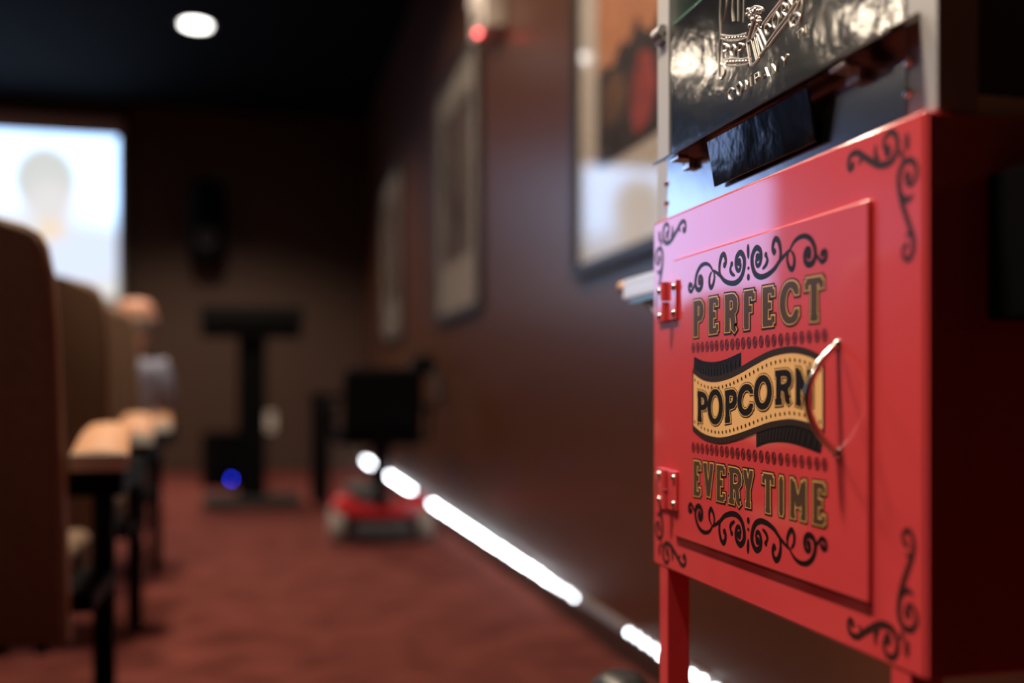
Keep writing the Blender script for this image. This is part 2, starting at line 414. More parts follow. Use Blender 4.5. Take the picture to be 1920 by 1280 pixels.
# ---------------------------------------------------------------- LED rope along the right wall
LED_ON = emis('led_glow', (0.86, 0.93, 1.0), 45); LED_NEAR = emis('led_glow_near', (0.86, 0.93, 1.0), 22); LED_MID = emis('led_glow_mid', (0.86, 0.92, 1.0), 16); LED_LOW = emis('led_glow_low', (0.85, 0.8, 0.95), 0.25)
rope = thing('led_light_strip', 'glowing white LED strip along the foot of the right wall', 'light strip', (XR, 6.0, 0.09))
obj('channel', MB().box((XR - 0.012, 1.6, 0.088), (XR, YB - 0.02, 0.112), 0.002), mat('strip_channel', (0.35, 0.30, 0.28), 0.5), rope)
y = 1.9; k = 0; meshes = {}
while y < YB - 0.1:
    if 2.92 < y < 3.42: mm = LED_LOW
    elif 3.42 <= y < 3.75 or 2.7 < y <= 2.92: mm = LED_MID
    elif y < 2.7: mm = LED_NEAR
    else: mm = LED_ON
    if mm.name not in meshes:
        d = MB().ball((0, 0, 0), 0.0075, seg=8); me = bpy.data.meshes.new('led'); d.bm.to_mesh(me); d.bm.free(); me.materials.append(mm); me.shade_smooth(); meshes[mm.name] = me
    o = bpy.data.objects.new('led', meshes[mm.name]); COL.objects.link(o); o.parent = rope
    o.location = Vector((XR - 0.016 + random.uniform(-.002, .002), y, 0.10 + random.uniform(-.003, .003))) - rope.location
    y += 0.068 + random.uniform(-0.006, 0.006); k += 1

# ---------------------------------------------------------------- popcorn cart
CX, CX1 = 0.500, 0.900            # cabinet front and back
CY0, CY1 = 0.6693, 1.2163         # near and far end
CZ0, CZ1 = 0.6245, 1.0687
LD = 0.4955                       # door face
cart = thing('popcorn_cart', 'red enamel popcorn cart cabinet with ornate black scrolls on its door', 'cart', ((CX + CX1) / 2, (CY0 + CY1) / 2, 0))
obj('cabinet', MB().box((CX, CY0, CZ0), (CX1, CY1, CZ1), 0.0035, 3), RED, cart)
# flange on the near end
for fa in (CX + 0.002, CX1 - 0.035):
    obj('end_flange', MB().box((fa, CY0 - 0.003, CZ0 + 0.002), (fa + 0.033, CY0 + 0.001, CZ1 - 0.004), 0.001), RED, cart)
dA = onX(1262, 490, LD); dB = onX(1628, 372, LD); dC = onX(1628, 1133, LD)
DY1, DY0, DZ1, DZ0 = dA.y, dB.y, dB.z, dC.z
door = obj('door', MB().box((LD, DY0, DZ0), (CX + 0.001, DY1, DZ1), 0.0025, 3), RED, cart)
for a, b in (((CY0 + 0.018, CX), 0), ((CY1 - 0.044, CX), 1)):
    for xx in (CX, CX1 - 0.033):
        obj('leg', MB().box((xx + 0.001, a[0], 0.045), (xx + 0.032, a[0] + 0.026, CZ0 + 0.002), 0.002), RED, cart)
obj('lower_shelf', MB().box((CX + 0.02, CY0 + 0.03, 0.20), (CX1 - 0.02, CY1 - 0.03, 0.215), 0.003), RED, cart)

# casters under the legs
for yy in (CY0 + 0.031, CY1 - 0.031):
    for xx in (CX + 0.016, CX1 - 0.017):
        obj('caster', MB().lathe([(0.006, -0.011), (0.026, -0.010), (0.028, 0.0), (0.026, 0.010), (0.006, 0.011)], (xx, yy, 0.028), 'X', 20), RUBBER, cart)

# fold-out shelf at the far end
sh = MB(); sh.box((0.55, CY1, 1.010), (0.86, 1.46, 1.022), 0.002); sh.box((0.55, CY1, 0.992), (0.556, 1.46, 1.012), 0.001)
sh.box((0.55, 1.454, 0.992), (0.86, 1.46, 1.012), 0.001)
s1 = obj('side_shelf', sh, mat('shelf_steel', (0.85, 0.86, 0.84), 0.35, metal=0.5), cart, label='pale steel side shelf')
for bx_ in (0.565, 0.845): obj('shelf_brace', MB().tube([(bx_, 1.44, 1.005), (bx_, CY1, 0.90)], 0.007, 8), ALU, s1)
obj('shelf_knob', MB().ball((0.556, 1.475, 1.012), 0.010).cyl((0.556, 1.455, 1.012), (0.556, 1.475, 1.012), 0.005, 10), mat('tan_knob', (0.55, 0.33, 0.2), 0.4), s1)
obj('glass_edge', MB().box((0.553, CY1 + 0.01, 0.984), (0.556, 1.44, 0.992)), GLASSEDGE, s1)

# dark caddy on the near end
cd = MB(); cd.box((0.557, CY0 - 0.11, 0.905), (0.85, CY0 - 0.104, 1.02), 0.002); cd.box((0.557, CY0 - 0.11, 0.905), (0.85, CY0, 0.911), 0.002)
cd.box((0.557, CY0 - 0.11, 0.905), (0.562, CY0, 1.02), 0.002); cd.box((0.845, CY0 - 0.11, 0.905), (0.85, CY0, 1.02), 0.002)
obj('bag_caddy', cd, BLACKM, cart, label='black bag caddy')

# hinges
def hinge(zc, pxL, pxR, pyT, pyB):
    pT = onX(pxL, pyT, CX); pB = onX(pxL, pyB, CX)
    yl, yr = onX(1237, 500, CX).y, onX(1279, 500, CX).y
    ym = (yl * 0.45 + yr * 0.55)
    z1, z0 = zc + 0.024, zc - 0.024
    h = obj('hinge', MB().box((CX - 0.0035, ym + 0.004, z0), (CX + 0.001, yl, z1), 0.0008), RED, cart)
    obj('hinge_leaf', MB().box((LD - 0.0035, yr, z0), (LD + 0.001, ym - 0.004, z1), 0.0008), RED, h)
    kn = MB(); kn.cyl((LD - 0.004, ym, zc + 0.001), (LD - 0.004, ym, z1), 0.0062, 14); obj('knuckle', kn, RED, h)
    kn = MB(); kn.cyl((LD - 0.004, ym, z0), (LD - 0.004, ym, zc - 0.001), 0.0050, 14); obj('knuckle', kn, RED, h)
    for yy, xx in ((yl - 0.007, CX - 0.0035), (yr + 0.007, LD - 0.0035)):
        for zz in (z1 - 0.008, z0 + 0.008):
            obj('screw', MB().lathe([(0.0042, 0.0), (0.0042, -0.0012), (0.003, -0.0026), (0.0008, -0.0032)], (xx, yy, zz), 'X', 14), BRIGHT, h)
hz1 = onX(1258, 566, CX).z; hz2 = onX(1258, 916, CX).z
hinge(hz1, 0, 1258, 530, 603); hinge(hz2, 0, 1258, 878, 955)

# handle: bowed wire with two feet
ha = onX(1571, 645, LD); hb = onX(1571, 850, LD)
hp = []
for i in range(21):
    u = i / 20; q = math.sin(PI * u) ** 0.8
    hp.append((LD - 0.030 * q, ha.y, ha.z + (hb.z - ha.z) * u))
hn = obj('handle', MB().tube(hp, 0.0034, 12), mat('handle_chrome', (0.8, 0.72, 0.66), 0.18, metal=1.0), door, label='bowed chrome wire handle')
for p in (ha, hb): obj('handle_foot', MB().lathe([(0.0052, 0.0), (0.0052, -0.001), (0.0036, -0.003), (0.003, -0.004)], (LD, p.y, p.z), 'X', 14), BRIGHT, door)

# ---- printed decoration: flat ink on the painted steel, laid out in (y, z) of the front plane
def P2(x, y, L):
    p = onX(x, y, L); return (p.y, p.z)
def ribbon(mb, pts, hw, X, ext=0.0, closed=False):
    """flat band in plane X through (y,z) pts; hw: half widths"""
    n = len(pts); mb.k = getattr(mb, 'k', 0) + 1; X = X - 9e-6 * (mb.k % 18)
    if not isinstance(hw, (list, tuple)): hw = [hw] * n
    q = [Vector(p) for p in pts]
    if ext and not closed and n > 1:
        q[0] = q[0] - (q[1] - q[0]).normalized() * ext; q[-1] = q[-1] + (q[-1] - q[-2]).normalized() * ext
    Ls, Rs = [], []
    for i in range(n):
        a = q[(i - 1) % n] if (closed or i > 0) else None; b = q[(i + 1) % n] if (closed or i < n - 1) else None
        d1 = (q[i] - a).normalized() if a is not None and (q[i] - a).length > 1e-9 else None
        d2 = (b - q[i]).normalized() if b is not None and (b - q[i]).length > 1e-9 else None
        d = (d1 or d2) if (d1 is None or d2 is None) else (d1 + d2)
        if d.length < 1e-6: d = d1
        d = d.normalized(); nrm = Vector((-d.y, d.x))
        sc = 1.0
        if d1 is not None and d2 is not None:
            c = max(0.5, nrm.dot(Vector((-d1.y, d1.x)))); sc = 1 / c
        Ls.append(mb.bm.verts.new((X, *(q[i] + nrm * hw[i] * sc)))); Rs.append(mb.bm.verts.new((X, *(q[i] - nrm * hw[i] * sc))))
    for i in range(n if closed else n - 1):
        j = (i + 1) % n
        mb.bm.faces.new((Ls[i], Ls[j], Rs[j], Rs[i]))
def disc(mb, c, r, X, seg=14, ry=None):
    mb.k = getattr(mb, 'k', 0) + 1; X = X - 9e-6 * (mb.k % 18)
    vs_ = [mb.bm.verts.new((X, c[0] + (ry or r) * math.cos(2 * PI * k / seg), c[1] + r * math.sin(2 * PI * k / seg))) for k in range(seg)]
    mb.bm.faces.new(vs_)
def smooth(pts, n=5):
    out = []
    P = [Vector(p) for p in pts]
    for i in range(len(P) - 1):
        p0 = P[max(0, i - 1)]; p1 = P[i]; p2 = P[i + 1]; p3 = P[min(len(P) - 1, i + 2)]
        for k in range(n):
            t = k / n
            out.append(0.5 * ((2 * p1) + (-p0 + p2) * t + (2 * p0 - 5 * p1 + 4 * p2 - p3) * t * t + (-p0 + 3 * p1 - 3 * p2 + p3) * t ** 3))
    out.append(P[-1]); return [tuple(p) for p in out]

# letters as strokes in a unit cell
def arc(cx, cy, rx, ry, a0, a1, n=18):
    return [(cx + rx * math.cos(math.radians(a0 + (a1 - a0) * i / n)), cy + ry * math.sin(math.radians(a0 + (a1 - a0) * i / n))) for i in range(n + 1)]
BOWL = [(.25, 1), (.62, 1), (.84, .965), (.97, .87), (1, .75), (.97, .63), (.84, .53), (.62, .49), (.25, .49)]
GL = {
 'P': [[(.25, 0), (.25, 1)], BOWL, [(0, 0), (.52, 0)], [(0, 1), (.3, 1)]],
 'E': [[(.25, 0), (.25, 1)], [(0, 1), (1, 1)], [(1, 1), (1, .80)], [(.25, .52), (.68, .52)], [(.68, .62), (.68, .42)], [(0, 0), (1, 0)], [(1, 0), (1, .20)]],
 'R': [[(.25, 0), (.25, 1)], BOWL, [(0, 0), (.48, 0)], [(0, 1), (.3, 1)], [(.55, .49), (.74, .40), (.80, .22), (.84, .06), (.92, 0), (1.0, .05)]],
 'F': [[(.25, 0), (.25, 1)], [(0, 1), (1, 1)], [(1, 1), (1, .80)], [(.25, .52), (.68, .52)], [(.68, .62), (.68, .42)], [(0, 0), (.52, 0)]],
 'C': [arc(.52, .5, .50, .5, 38, 322), [(.93, .86), (.93, .70)], [(.93, .30), (.93, .14)]],
 'T': [[(.5, 0), (.5, 1)], [(0, 1), (1, 1)], [(.02, 1), (.02, .78)], [(.98, 1), (.98, .78)], [(.25, 0), (.75, 0)]],
 'O': [arc(.5, .5, .5, .5, 0, 360, 28)],
 'N': [[(.16, 0), (.16, 1)], [(.16, .98), (.84, .02)], [(.84, 0), (.84, 1)], [(0, 0), (.34, 0)], [(0, 1), (.2, 1)], [(.66, 1), (1, 1)]],
 'V': [[(.16, 1), (.5, 0)], [(.84, 1), (.5, 0)], [(0, 1), (.36, 1)], [(.66, 1), (1, 1)]],
 'Y': [[(.16, 1), (.5, .46)], [(.84, 1), (.5, .46)], [(.5, .5), (.5, 0)], [(0, 1), (.36, 1)], [(.66, 1), (1, 1)], [(.24, 0), (.76, 0)]],
 'I': [[(.5, 0), (.5, 1)], [(.1, 0), (.9, 0)], [(.1, 1), (.9, 1)]],
 'M': [[(.14, 0), (.14, 1)], [(.16, .98), (.5, .30)], [(.84, .98), (.5, .30)], [(.86, 0), (.86, 1)], [(0, 0), (.32, 0)], [(.68, 0), (1, 0)], [(0, 1), (.18, 1)], [(.82, 1), (1, 1)]],
 'A': [[(.5, 1), (.1, 0)], [(.5, 1), (.9, 0)], [(.25, .35), (.75, .35)]],
}
def letter(layers, ch, quad, wv, wh, inset):
    """layers: list of (mb, X, offset); quad: TL,TR,BR,BL in (y,z)"""
    TL, TR, BR, BL = [Vector(q) for q in quad]
    W = ((TR - TL).length + (BR - BL).length) / 2; H = ((TL - BL).length + (TR - BR).length) / 2
    iu = (inset + wv * 0.35) / W; iv = (inset + wh * 0.5) / H
    def M(u, v):
        u = iu + u * (1 - 2 * iu); v = iv + v * (1 - 2 * iv)
        return (BL * (1 - u) + BR * u) * (1 - v) + (TL * (1 - u) + TR * u) * v
    for st in GL[ch]:
        pts = [M(*p) for p in st]
        closed = ch == 'O'
        if closed: pts = pts[:-1]
        n = len(pts); hw = []
        for i in range(n):
            a = pts[(i - 1) % n] if closed or i > 0 else pts[i]; b = pts[(i + 1) % n] if closed or i < n - 1 else pts[i]
            d = (b - a).normalized(); hw.append((wh + (wv - wh) * abs(d.y) ** 1.3) / 2)
        short = n == 2 and (pts[0] - pts[1]).length < 0.35 * min(W, H) + 1e-6 and abs((pts[1] - pts[0]).normalized().y) > 0.9
        if short: hw = [wh / 2 * 1.05] * n
        for mb, X, off in layers:
            ribbon(mb, [tuple(p) for p in pts], [h + off for h in hw], X, off, closed)

E0 = 0.00022
def word(text, cells, conv, wv, wh, o_gold, o_black, mats, name, L0=LD):
    mbs = [MB(), MB(), MB()]
    lay = [(mbs[0], L0 - 1 * E0, o_gold + o_black), (mbs[1], L0 - 2 * E0, o_gold), (mbs[2], L0 - 3 * E0, 0.0)]
    for ch, c in zip(text, cells):
        letter(lay, ch, [conv(*p) for p in c], wv, wh, o_gold + o_black)
    a = obj(name, mbs[0], mats[0], door, False, flat=True); obj('letter_outline', mbs[1], mats[1], a, False, flat=True); obj('letter_face', mbs[2], mats[2], a, False, flat=True)
def c8(x, y): return P2(1280 + x / 5.817, 420 + y / 5.817, LD)
def c3(x, y): return P2(1220 + x / 3.5556, 640 + y / 3.5556, LD)
def cell(x0, x1, tl, tr, bl, br): return [(x0, tl), (x1, tr), (x1, br), (x0, bl)]
word('PERFECT', [cell(98, 240, 815, 793, 1262, 1240), cell(264, 410, 783, 757, 1235, 1212), cell(434, 612, 745, 720, 1212, 1192), cell(642, 810, 705, 680, 1185, 1160),
                 cell(842, 1028, 665, 635, 1158, 1132), cell(1052, 1308, 610, 565, 1132, 1105), cell(1312, 1570, 565, 522, 1108, 1078)],
     c8, 0.0112, 0.0062, 0.0014, 0.0017, (INK, GOLDINK, BROWNINK), 'word_perfect')
word('EVERYTIME', [cell(277, 344, 775, 787, 1040, 1050), cell(340, 436, 788, 800, 1052, 1070), cell(428, 507, 802, 814, 1070, 1090), cell(508, 614, 815, 834, 1088, 1118), cell(604, 702, 832, 846, 1110, 1135),
                   cell(736, 836, 854, 872, 1148, 1172), cell(842, 906, 874, 886, 1170, 1190), cell(914, 1060, 886, 910, 1188, 1224), cell(1064, 1180, 910, 926, 1226, 1254)],
     c3, 0.0082, 0.0052, 0.0013, 0.0016, (INK, GOLDINK, BROWNINK), 'words_every_time')

# film-strip banner
def ipol(pts, n=8): return smooth(pts, n)
top = [(285, 190), (350, 236), (430, 250), (520, 228), (600, 190), (700, 132), (800, 82), (900, 57), (980, 55), (1060, 76), (1120, 106), (1155, 130)]
bot = [(285, 575), (350, 628), (430, 655), (500, 655), (600, 628), (700, 592), (800, 557), (900, 540), (960, 540), (1040, 558), (1100, 583), (1155, 610)]
tc_ = [c3(*p) for p in ipol(top)]; bc_ = [c3(*p) for p in ipol(bot)]
def strip(mb, A, B, X):
    va = [mb.bm.verts.new((X, *p)) for p in A]; vb = [mb.bm.verts.new((X, *p)) for p in B]
    for i in range(len(A) - 1): mb.bm.faces.new((va[i], va[i + 1], vb[i + 1], vb[i]))
ftop = [(290, 100), (350, 128), (420, 136), (500, 118), (604, 72)]; fbot = [(287, 190), (350, 240), (425, 254), (510, 236), (604, 190)]
fold = MB(); strip(fold, [c3(*p) for p in ipol(ftop)], [c3(*p) for p in ipol(fbot)], LD - E0)
fo = obj('banner_fold', fold, INK, door, False, flat=True); fold = MB()
gtop = [(705, 595), (790, 560), (900, 540), (1010, 550), (1155, 612)]; gbot = [(705, 706), (780, 680), (870, 672), (980, 690), (1135, 748)]
strip(fold, [c3(*p) for p in ipol(gtop)], [c3(*p) for p in ipol(gbot)], LD - E0)
fo2 = obj('banner_fold', fold, INK, door, False, flat=True)

for A, B, n, lo, hi, par in ((ftop, fbot, 15, .04, .94, fo), (gtop, gbot, 17, .06, .97, fo2)):
    tick = MB()
    a = [c3(*p) for p in ipol(A, 16)]; b = [c3(*p) for p in ipol(B, 16)]
    for i in range(n):
        f = (lo + (hi - lo) * i / (n - 1)) * (len(a) - 1); k = min(int(f), len(a) - 2); t = f - k
        p = Vector(a[k]).lerp(Vector(a[k + 1]), t); q = Vector(b[k]).lerp(Vector(b[k + 1]), t)
        ribbon(tick, [tuple(p.lerp(q, .28)), tuple(p.lerp(q, .84))], 0.0016, LD - 2 * E0)
    obj('fold_ribs', tick, FOLDINK, par, False, flat=True)
ban = MB(); strip(ban, tc_, bc_, LD - 2 * E0)
bn = obj('banner', ban, mat('banner_gold_ink', (0.76, 0.45, 0.18), 0.4, coat=0.3, coat_rough=0.12), door, False, flat=True)
edge = MB(); ribbon(edge, tc_, 0.0032, LD - 3 * E0); ribbon(edge, bc_, 0.0032, LD - 3 * E0)
ribbon(edge, [tc_[0], bc_[0]], 0.0012, LD - 3 * E0); ribbon(edge, [tc_[-1], bc_[-1]], 0.0012, LD - 3 * E0)
obj('banner_border', edge, mat('dark_brown_ink', (0.024, 0.013, 0.008), 0.45, spec=0.3), bn, False, flat=True)
dots = MB()
def along(pts, n, off):
    Lc = [0]
    for i in range(1, len(pts)): Lc.append(Lc[-1] + (Vector(pts[i]) - Vector(pts[i - 1])).length)
    out = []
    for k in range(n):
        s = Lc[-1] * (0.02 + 0.96 * k / (n - 1)); i = max(j for j in range(len(Lc) - 1) if Lc[j] <= s)
        t = (s - Lc[i]) / (Lc[i + 1] - Lc[i]); p = Vector(pts[i]).lerp(Vector(pts[i + 1]), t); out.append((p.x, p.y + off))
    return out
for cv, dz in ((tc_, -0.0098), (bc_, 0.0090)):
    dots = MB()
    for p in along(cv, 31, dz): disc(dots, p, 0.0019, LD - 3 * E0, 8, 0.0014)
    o = obj('dot_row', dots, INK, bn, False, flat=True)
pop = [cell(304, 388, 308, 335, 545, 555), cell(382, 490, 308, 300, 568, 562), cell(486, 584, 318, 296, 560, 540), cell(580, 702, 285, 255, 520, 492),
       cell(692, 818, 218, 200, 475, 458), cell(818, 952, 182, 162, 440, 428), cell(952, 1110, 158, 172, 428, 485)]
L1 = LD - 2 * E0
word('POPCORN', pop, c3, 0.0096, 0.0062, 0.0014, 0.0008, (INK, GOLDINK, INK), 'word_popcorn', L1)

# rows of ringed dots
xs = [285, 315, 345, 377, 408, 440, 475, 508, 545, 580, 617, 655, 695, 737, 780, 822, 868, 913, 960, 1008, 1058, 1110, 1160]
for (ya, yb) in ((895 / 3.5556 + 400, 812 / 3.5556 + 400), (705 / 3.5556 + 640, 820 / 3.5556 + 640)):
    rr_, rc_ = MB(), MB()
    A = P2(1220 + xs[0] / 3.5556, ya, LD); B = P2(1220 + xs[-1] / 3.5556, yb, LD)
    for x in xs:
        c = P2(1220 + x / 3.5556, 700, LD); t = (c[0] - A[0]) / (B[0] - A[0]); c = (c[0], A[1] + (B[1] - A[1]) * t)
        ribbon(rr_, [(c[0] + 0.0040 * math.cos(a), c[1] + 0.0054 * math.sin(a)) for a in [2 * PI * k / 16 for k in range(16)]], 0.00085, LD - E0, 0, True)
        disc(rc_, c, 0.0033, LD - E0, 10, 0.0022)
    ro = obj('dot_row', rr_, MAROON, door, False, flat=True); obj('dot_centre', rc_, MAROON, ro, False, flat=True)

# flourishes above and below the words
def taper(n, w, a=0.35, b=0.35): return [w * (a + (1 - a) * math.sin(PI * i / (n - 1)) ** 0.7) if n > 1 else w for i in range(n)]
STROKES = [  # right half of the upper flourish, crop pixels (5.817 per photo px from 1280,420); (points, half width m, blob at start, blob at end)
 ([(818, 360), (800, 400), (812, 452), (838, 440), (856, 370), (848, 290), (812, 258), (780, 290), (757, 370), (765, 470), (795, 545), (850, 575), (920, 555), (1000, 490), (1060, 400), (1130, 318), (1180, 275)], 0.0032, 0.0044, 0),
 ([(1165, 290), (1210, 200), (1268, 145), (1340, 128), (1400, 165), (1438, 240), (1448, 330), (1425, 410), (1378, 440), (1340, 410), (1332, 335), (1352, 275), (1382, 268), (1394, 310), (1378, 340)], 0.0030, 0, 0.0040),
 ([(1448, 310), (1480, 365), (1522, 408), (1562, 370), (1566, 305), (1542, 285), (1524, 318)], 0.0024, 0, 0.0034),
 ([(1150, 310), (1142, 390), (1165, 468), (1195, 490), (1218, 430), (1214, 345), (1185, 292)], 0.0026, 0, 0),
 ([(1056, 400), (1070, 330), (1066, 250), (1046, 178), (1014, 160), (990, 210), (984, 285), (1000, 300)], 0.0028, 0, 0.0036),
 ([(908, 335), (925, 390), (908, 445), (870, 490)], 0.0024, 0.003, 0),
]
UC = c8(715, 400)[0]
FZ = onX(1403, 732 + 0, LD).z
def flour(mirror_w):
    mb = MB()
    def emit(pts, hw):
        ribbon(mb, pts, hw, LD - E0)
    zc_mirror = EYE - 0.0085
    for pts, w, b0, b1 in STROKES:
        q0 = [c8(*p) for p in smooth(pts, 6)]
        for mu in (0, 1):
            q = [((2 * UC - y) if mu else y, (2 * zc_mirror - z) if mirror_w else z) for y, z in q0]
            # undo the lens slope: heights relative to the centre line stay as on the sheet
            ribbon(mb, q, taper(len(q), w), LD - E0)
            if b0: disc(mb, q[0], b0, LD - E0)
            if b1: disc(mb, q[-1], b1, LD - E0)
    for pts, w in (([(713, 215), (714, 290), (717, 380)], 0.0026), ([(717, 460), (717, 500)], 0.002), ([(716, 540), (717, 580), (717, 615)], 0.0028)):
        q = [c8(*p) for p in smooth(pts, 4)]; q = [(y, (2 * zc_mirror - z) if mirror_w else z) for y, z in q]
        ribbon(mb, q, taper(len(q), w, 0.15), LD - E0)
    return mb
obj('flourish', flour(False), INK, door, False, flat=True); obj('flourish', flour(True), INK, door, False, flat=True)

# corner scrolls on the cabinet face
def cc(x, y): return P2(1560 + x / 4.265, 200 + y / 4.265, CX)
CORNER = [
 ([(165, 470), (150, 508), (132, 480), (138, 415), (168, 374), (212, 368), (250, 395), (310, 432), (370, 462), (430, 460), (488, 420), (523, 330), (518, 240), (482, 202), (440, 225), (415, 285), (420, 340), (445, 352)], 0.0032, 0.0040, 0.0058),
 ([(378, 425), (350, 385), (350, 320)], 0.0026, 0, 0.002),
 ([(240, 400), (215, 462)], 0.0018, 0, 0),
 ([(605, 560), (600, 615), (632, 622), (668, 570), (678, 500), (658, 445), (620, 425), (572, 450), (540, 530), (536, 620), (550, 720), (580, 830), (620, 950), (648, 1040), (654, 1120), (634, 1195), (600, 1222), (572, 1190), (572, 1130), (596, 1108)], 0.0030, 0.0052, 0.0030),
 ([(556, 690), (600, 745), (640, 712)], 0.0024, 0, 0.002),
 ([(640, 1000), (590, 1035)], 0.0018, 0, 0),
]
YM, ZM = (CY0 + CY1) / 2, (CZ0 + CZ1) / 2
for mu in (0, 1):
    for mw in (0, 1):
        mb = MB(); fx = lambda p: ((2 * YM - p[0]) if mu else p[0], (2 * ZM - p[1]) if mw else p[1])
        for pts, w, b0, b1 in CORNER:
            q = [fx(cc(*p)) for p in smooth(pts, 6)]
            ribbon(mb, q, taper(len(q), w), CX - E0)
            if b0: disc(mb, q[0], b0, CX - E0, 12, b0 * 0.8)
            if b1: disc(mb, q[-1], b1, CX - E0, 12, b1 * 0.8)
        disc(mb, fx(cc(600, 278)), 0.0075, CX - E0, 12, 0.0032); disc(mb, fx(cc(560, 378)), 0.004, CX - E0, 10, 0.0026)
        obj('corner_scroll', mb, mat('faded_black_ink', (0.030, 0.012, 0.011), 0.4, spec=0.35, coat=0.15, coat_rough=0.12), cart, False, flat=True)

# small dark stand past the cart's far leg
st = thing('stanchion', 'small black round-topped post low beside the far leg of the red cart', 'post', (0.545, 1.46, 0))
obj('base', MB().lathe([(0.12, 0), (0.12, 0.012), (0.05, 0.03), (0.03, 0.04)], (0.545, 1.46, 0), 'Z', 28), BLACKM, st)
obj('post', MB().cyl((0.545, 1.46, 0.035), (0.545, 1.46, 0.37), 0.026, 20), BLACKM, st)
obj('cap', MB().lathe([(0.026, 0.34), (0.048, 0.350), (0.050, 0.372), (0.044, 0.395), (0.029, 0.409), (0.010, 0.414)], (0.545, 1.46, 0), 'Z', 28), mat('cap_rubber', (0.014, 0.015, 0.014), 0.4), st)

# ---------------------------------------------------------------- popcorn machine on the cart
MX0, MX1 = 0.5116, 0.895
MY0, MY1 = 0.669, 1.231
MZ0, MZ1 = CZ1, 1.80
mach = thing('popcorn_machine', 'stainless popcorn machine with embossed drop door, standing on the red cart', 'popcorn machine', ((MX0 + MX1) / 2, (MY0 + MY1) / 2, CZ1))
PW = 0.038
for (xa, ya) in ((MX0, MY0), (MX0, MY1 - PW), (MX1 - PW, MY0), (MX1 - PW, MY1 - PW)):
    p = obj('corner_post', MB().box((xa, ya, MZ0), (xa + PW, ya + PW, MZ1), 0.002), ALU, mach)
    if xa == MX0:
        yy = MY0 + 0.0345 if ya == MY0 else MY1 - 0.0345
        for zz in (1.117, 1.0915):
            obj('rivet', MB().lathe([(0.0046, 0), (0.0046, -0.0012), (0.0036, -0.0032), (0.001, -0.0042)], (xa, yy, zz), 'X', 14), BRIGHT, p)
obj('base_pan', MB().box((MX0 + 0.006, MY0 + 0.004, MZ0), (MX1 - 0.006, MY1 - 0.004, MZ0 + 0.016), 0.002), STEEL, mach)
obj('lower_panel', MB().box((MX0 - 0.0012, MY0 + PW - 0.001, MZ0), (MX0 + 0.003, MY1 - PW + 0.001, 1.149), 0.0006), STEEL, mach)
# drop door with pressed lettering
DDX = MX0 + 0.002
dd = obj('drop_door', MB().box((DDX, MY0 + PW + 0.003, 1.150), (DDX + 0.004, MY1 - PW - 0.003, 1.318), 0.001), CHROME, mach, label='embossed chrome drop door')
lp = MB()
ly0, ly1 = 0.690, 1.178
lp.prism([(DDX + 0.002, ly0, 1.152), (DDX - 0.004, ly0, 1.152), (DDX - 0.030, ly0, 1.137), (DDX - 0.030, ly0, 1.134), (DDX + 0.002, ly0, 1.147)], (0, ly1 - ly0, 0))
lip = obj('door_lip', lp, LIPM, dd, label='angled steel lip')
fp = MB()
fp.obox((DDX - 0.014, 0.936, 1.1075), (0.003, 0.213, 0.052), Matrix.Rotation(math.radians(-10), 3, 'Y'), 0.0008)
obj('pull_flap', fp, DARKSTEEL, dd, label='dark mirror-finish pull flap')
for yy in (1.118, 0.768):
    obj('lip_clip', MB().box((DDX - 0.027, yy - 0.012, 1.128), (DDX - 0.012, yy + 0.012, 1.1335), 0.001).box((DDX - 0.012, yy - 0.010, 1.118), (DDX - 0.004, yy + 0.010, 1.131), 0.001), BRIGHT, dd)
def ce(x, y): return onX(1300 + x / 6.4, y / 6.4, DDX - 0.0003)
def line3(mb, pts, r=0.0011, closed=False, n=4, f=ce):
    P = [tuple(f(*p)) for p in pts]
    q = [Vector((P[0][0], *w)) for w in smooth([(p[1], p[2]) for p in P], n)] if n > 1 else [Vector(p) for p in P]
    mb.tube(q, r, 6, False, True)
em = MB()
# ribbon with POP (left) and CORN (right), pinched by a striped bag
line3(em, [(330, 450), (310, 600), (310, 760), (315, 930), (345, 940), (380, 860), (360, 780), (330, 760)])
line3(em, [(330, 460), (400, 480), (520, 480), (640, 440)]); line3(em, [(330, 420), (400, 430), (520, 430), (640, 395)])
line3(em, [(385, 720), (480, 705), (580, 710), (680, 680)]); line3(em, [(385, 780), (480, 790), (600, 780), (690, 740)])
for i in range(7): em.ball(ce(410 + i * 38, 745 - (i - 3) * 2), 0.0022, seg=8)
for i in range(7): em.ball(ce(400 + i * 36, 455 - (i - 3) * 3), 0.0018, seg=8)
line3(em, [(360, 700), (360, 545), (400, 540), (420, 570), (400, 610), (365, 615)], 0.0013)           # P
line3(em, [(480, 540), (445, 600), (465, 670), (495, 650), (505, 580), (480, 540)], 0.0013)           # O
line3(em, [(545, 690), (545, 540), (590, 530), (600, 560), (580, 600), (550, 610)], 0.0013)           # P
line3(em, [(330, 440), (320, 200), (325, 60), (330, -120)], 0.0012, n=2); line3(em, [(600, 270), (605, 100), (610, -110)], 0.0012, n=2)
line3(em, [(400, -90), (400, 70), (360, 260)], 0.0014); line3(em, [(480, 260), (470, 120), (480, -100)], 0.0014); line3(em, [(540, 255), (540, -100)], 0.0014, n=2)
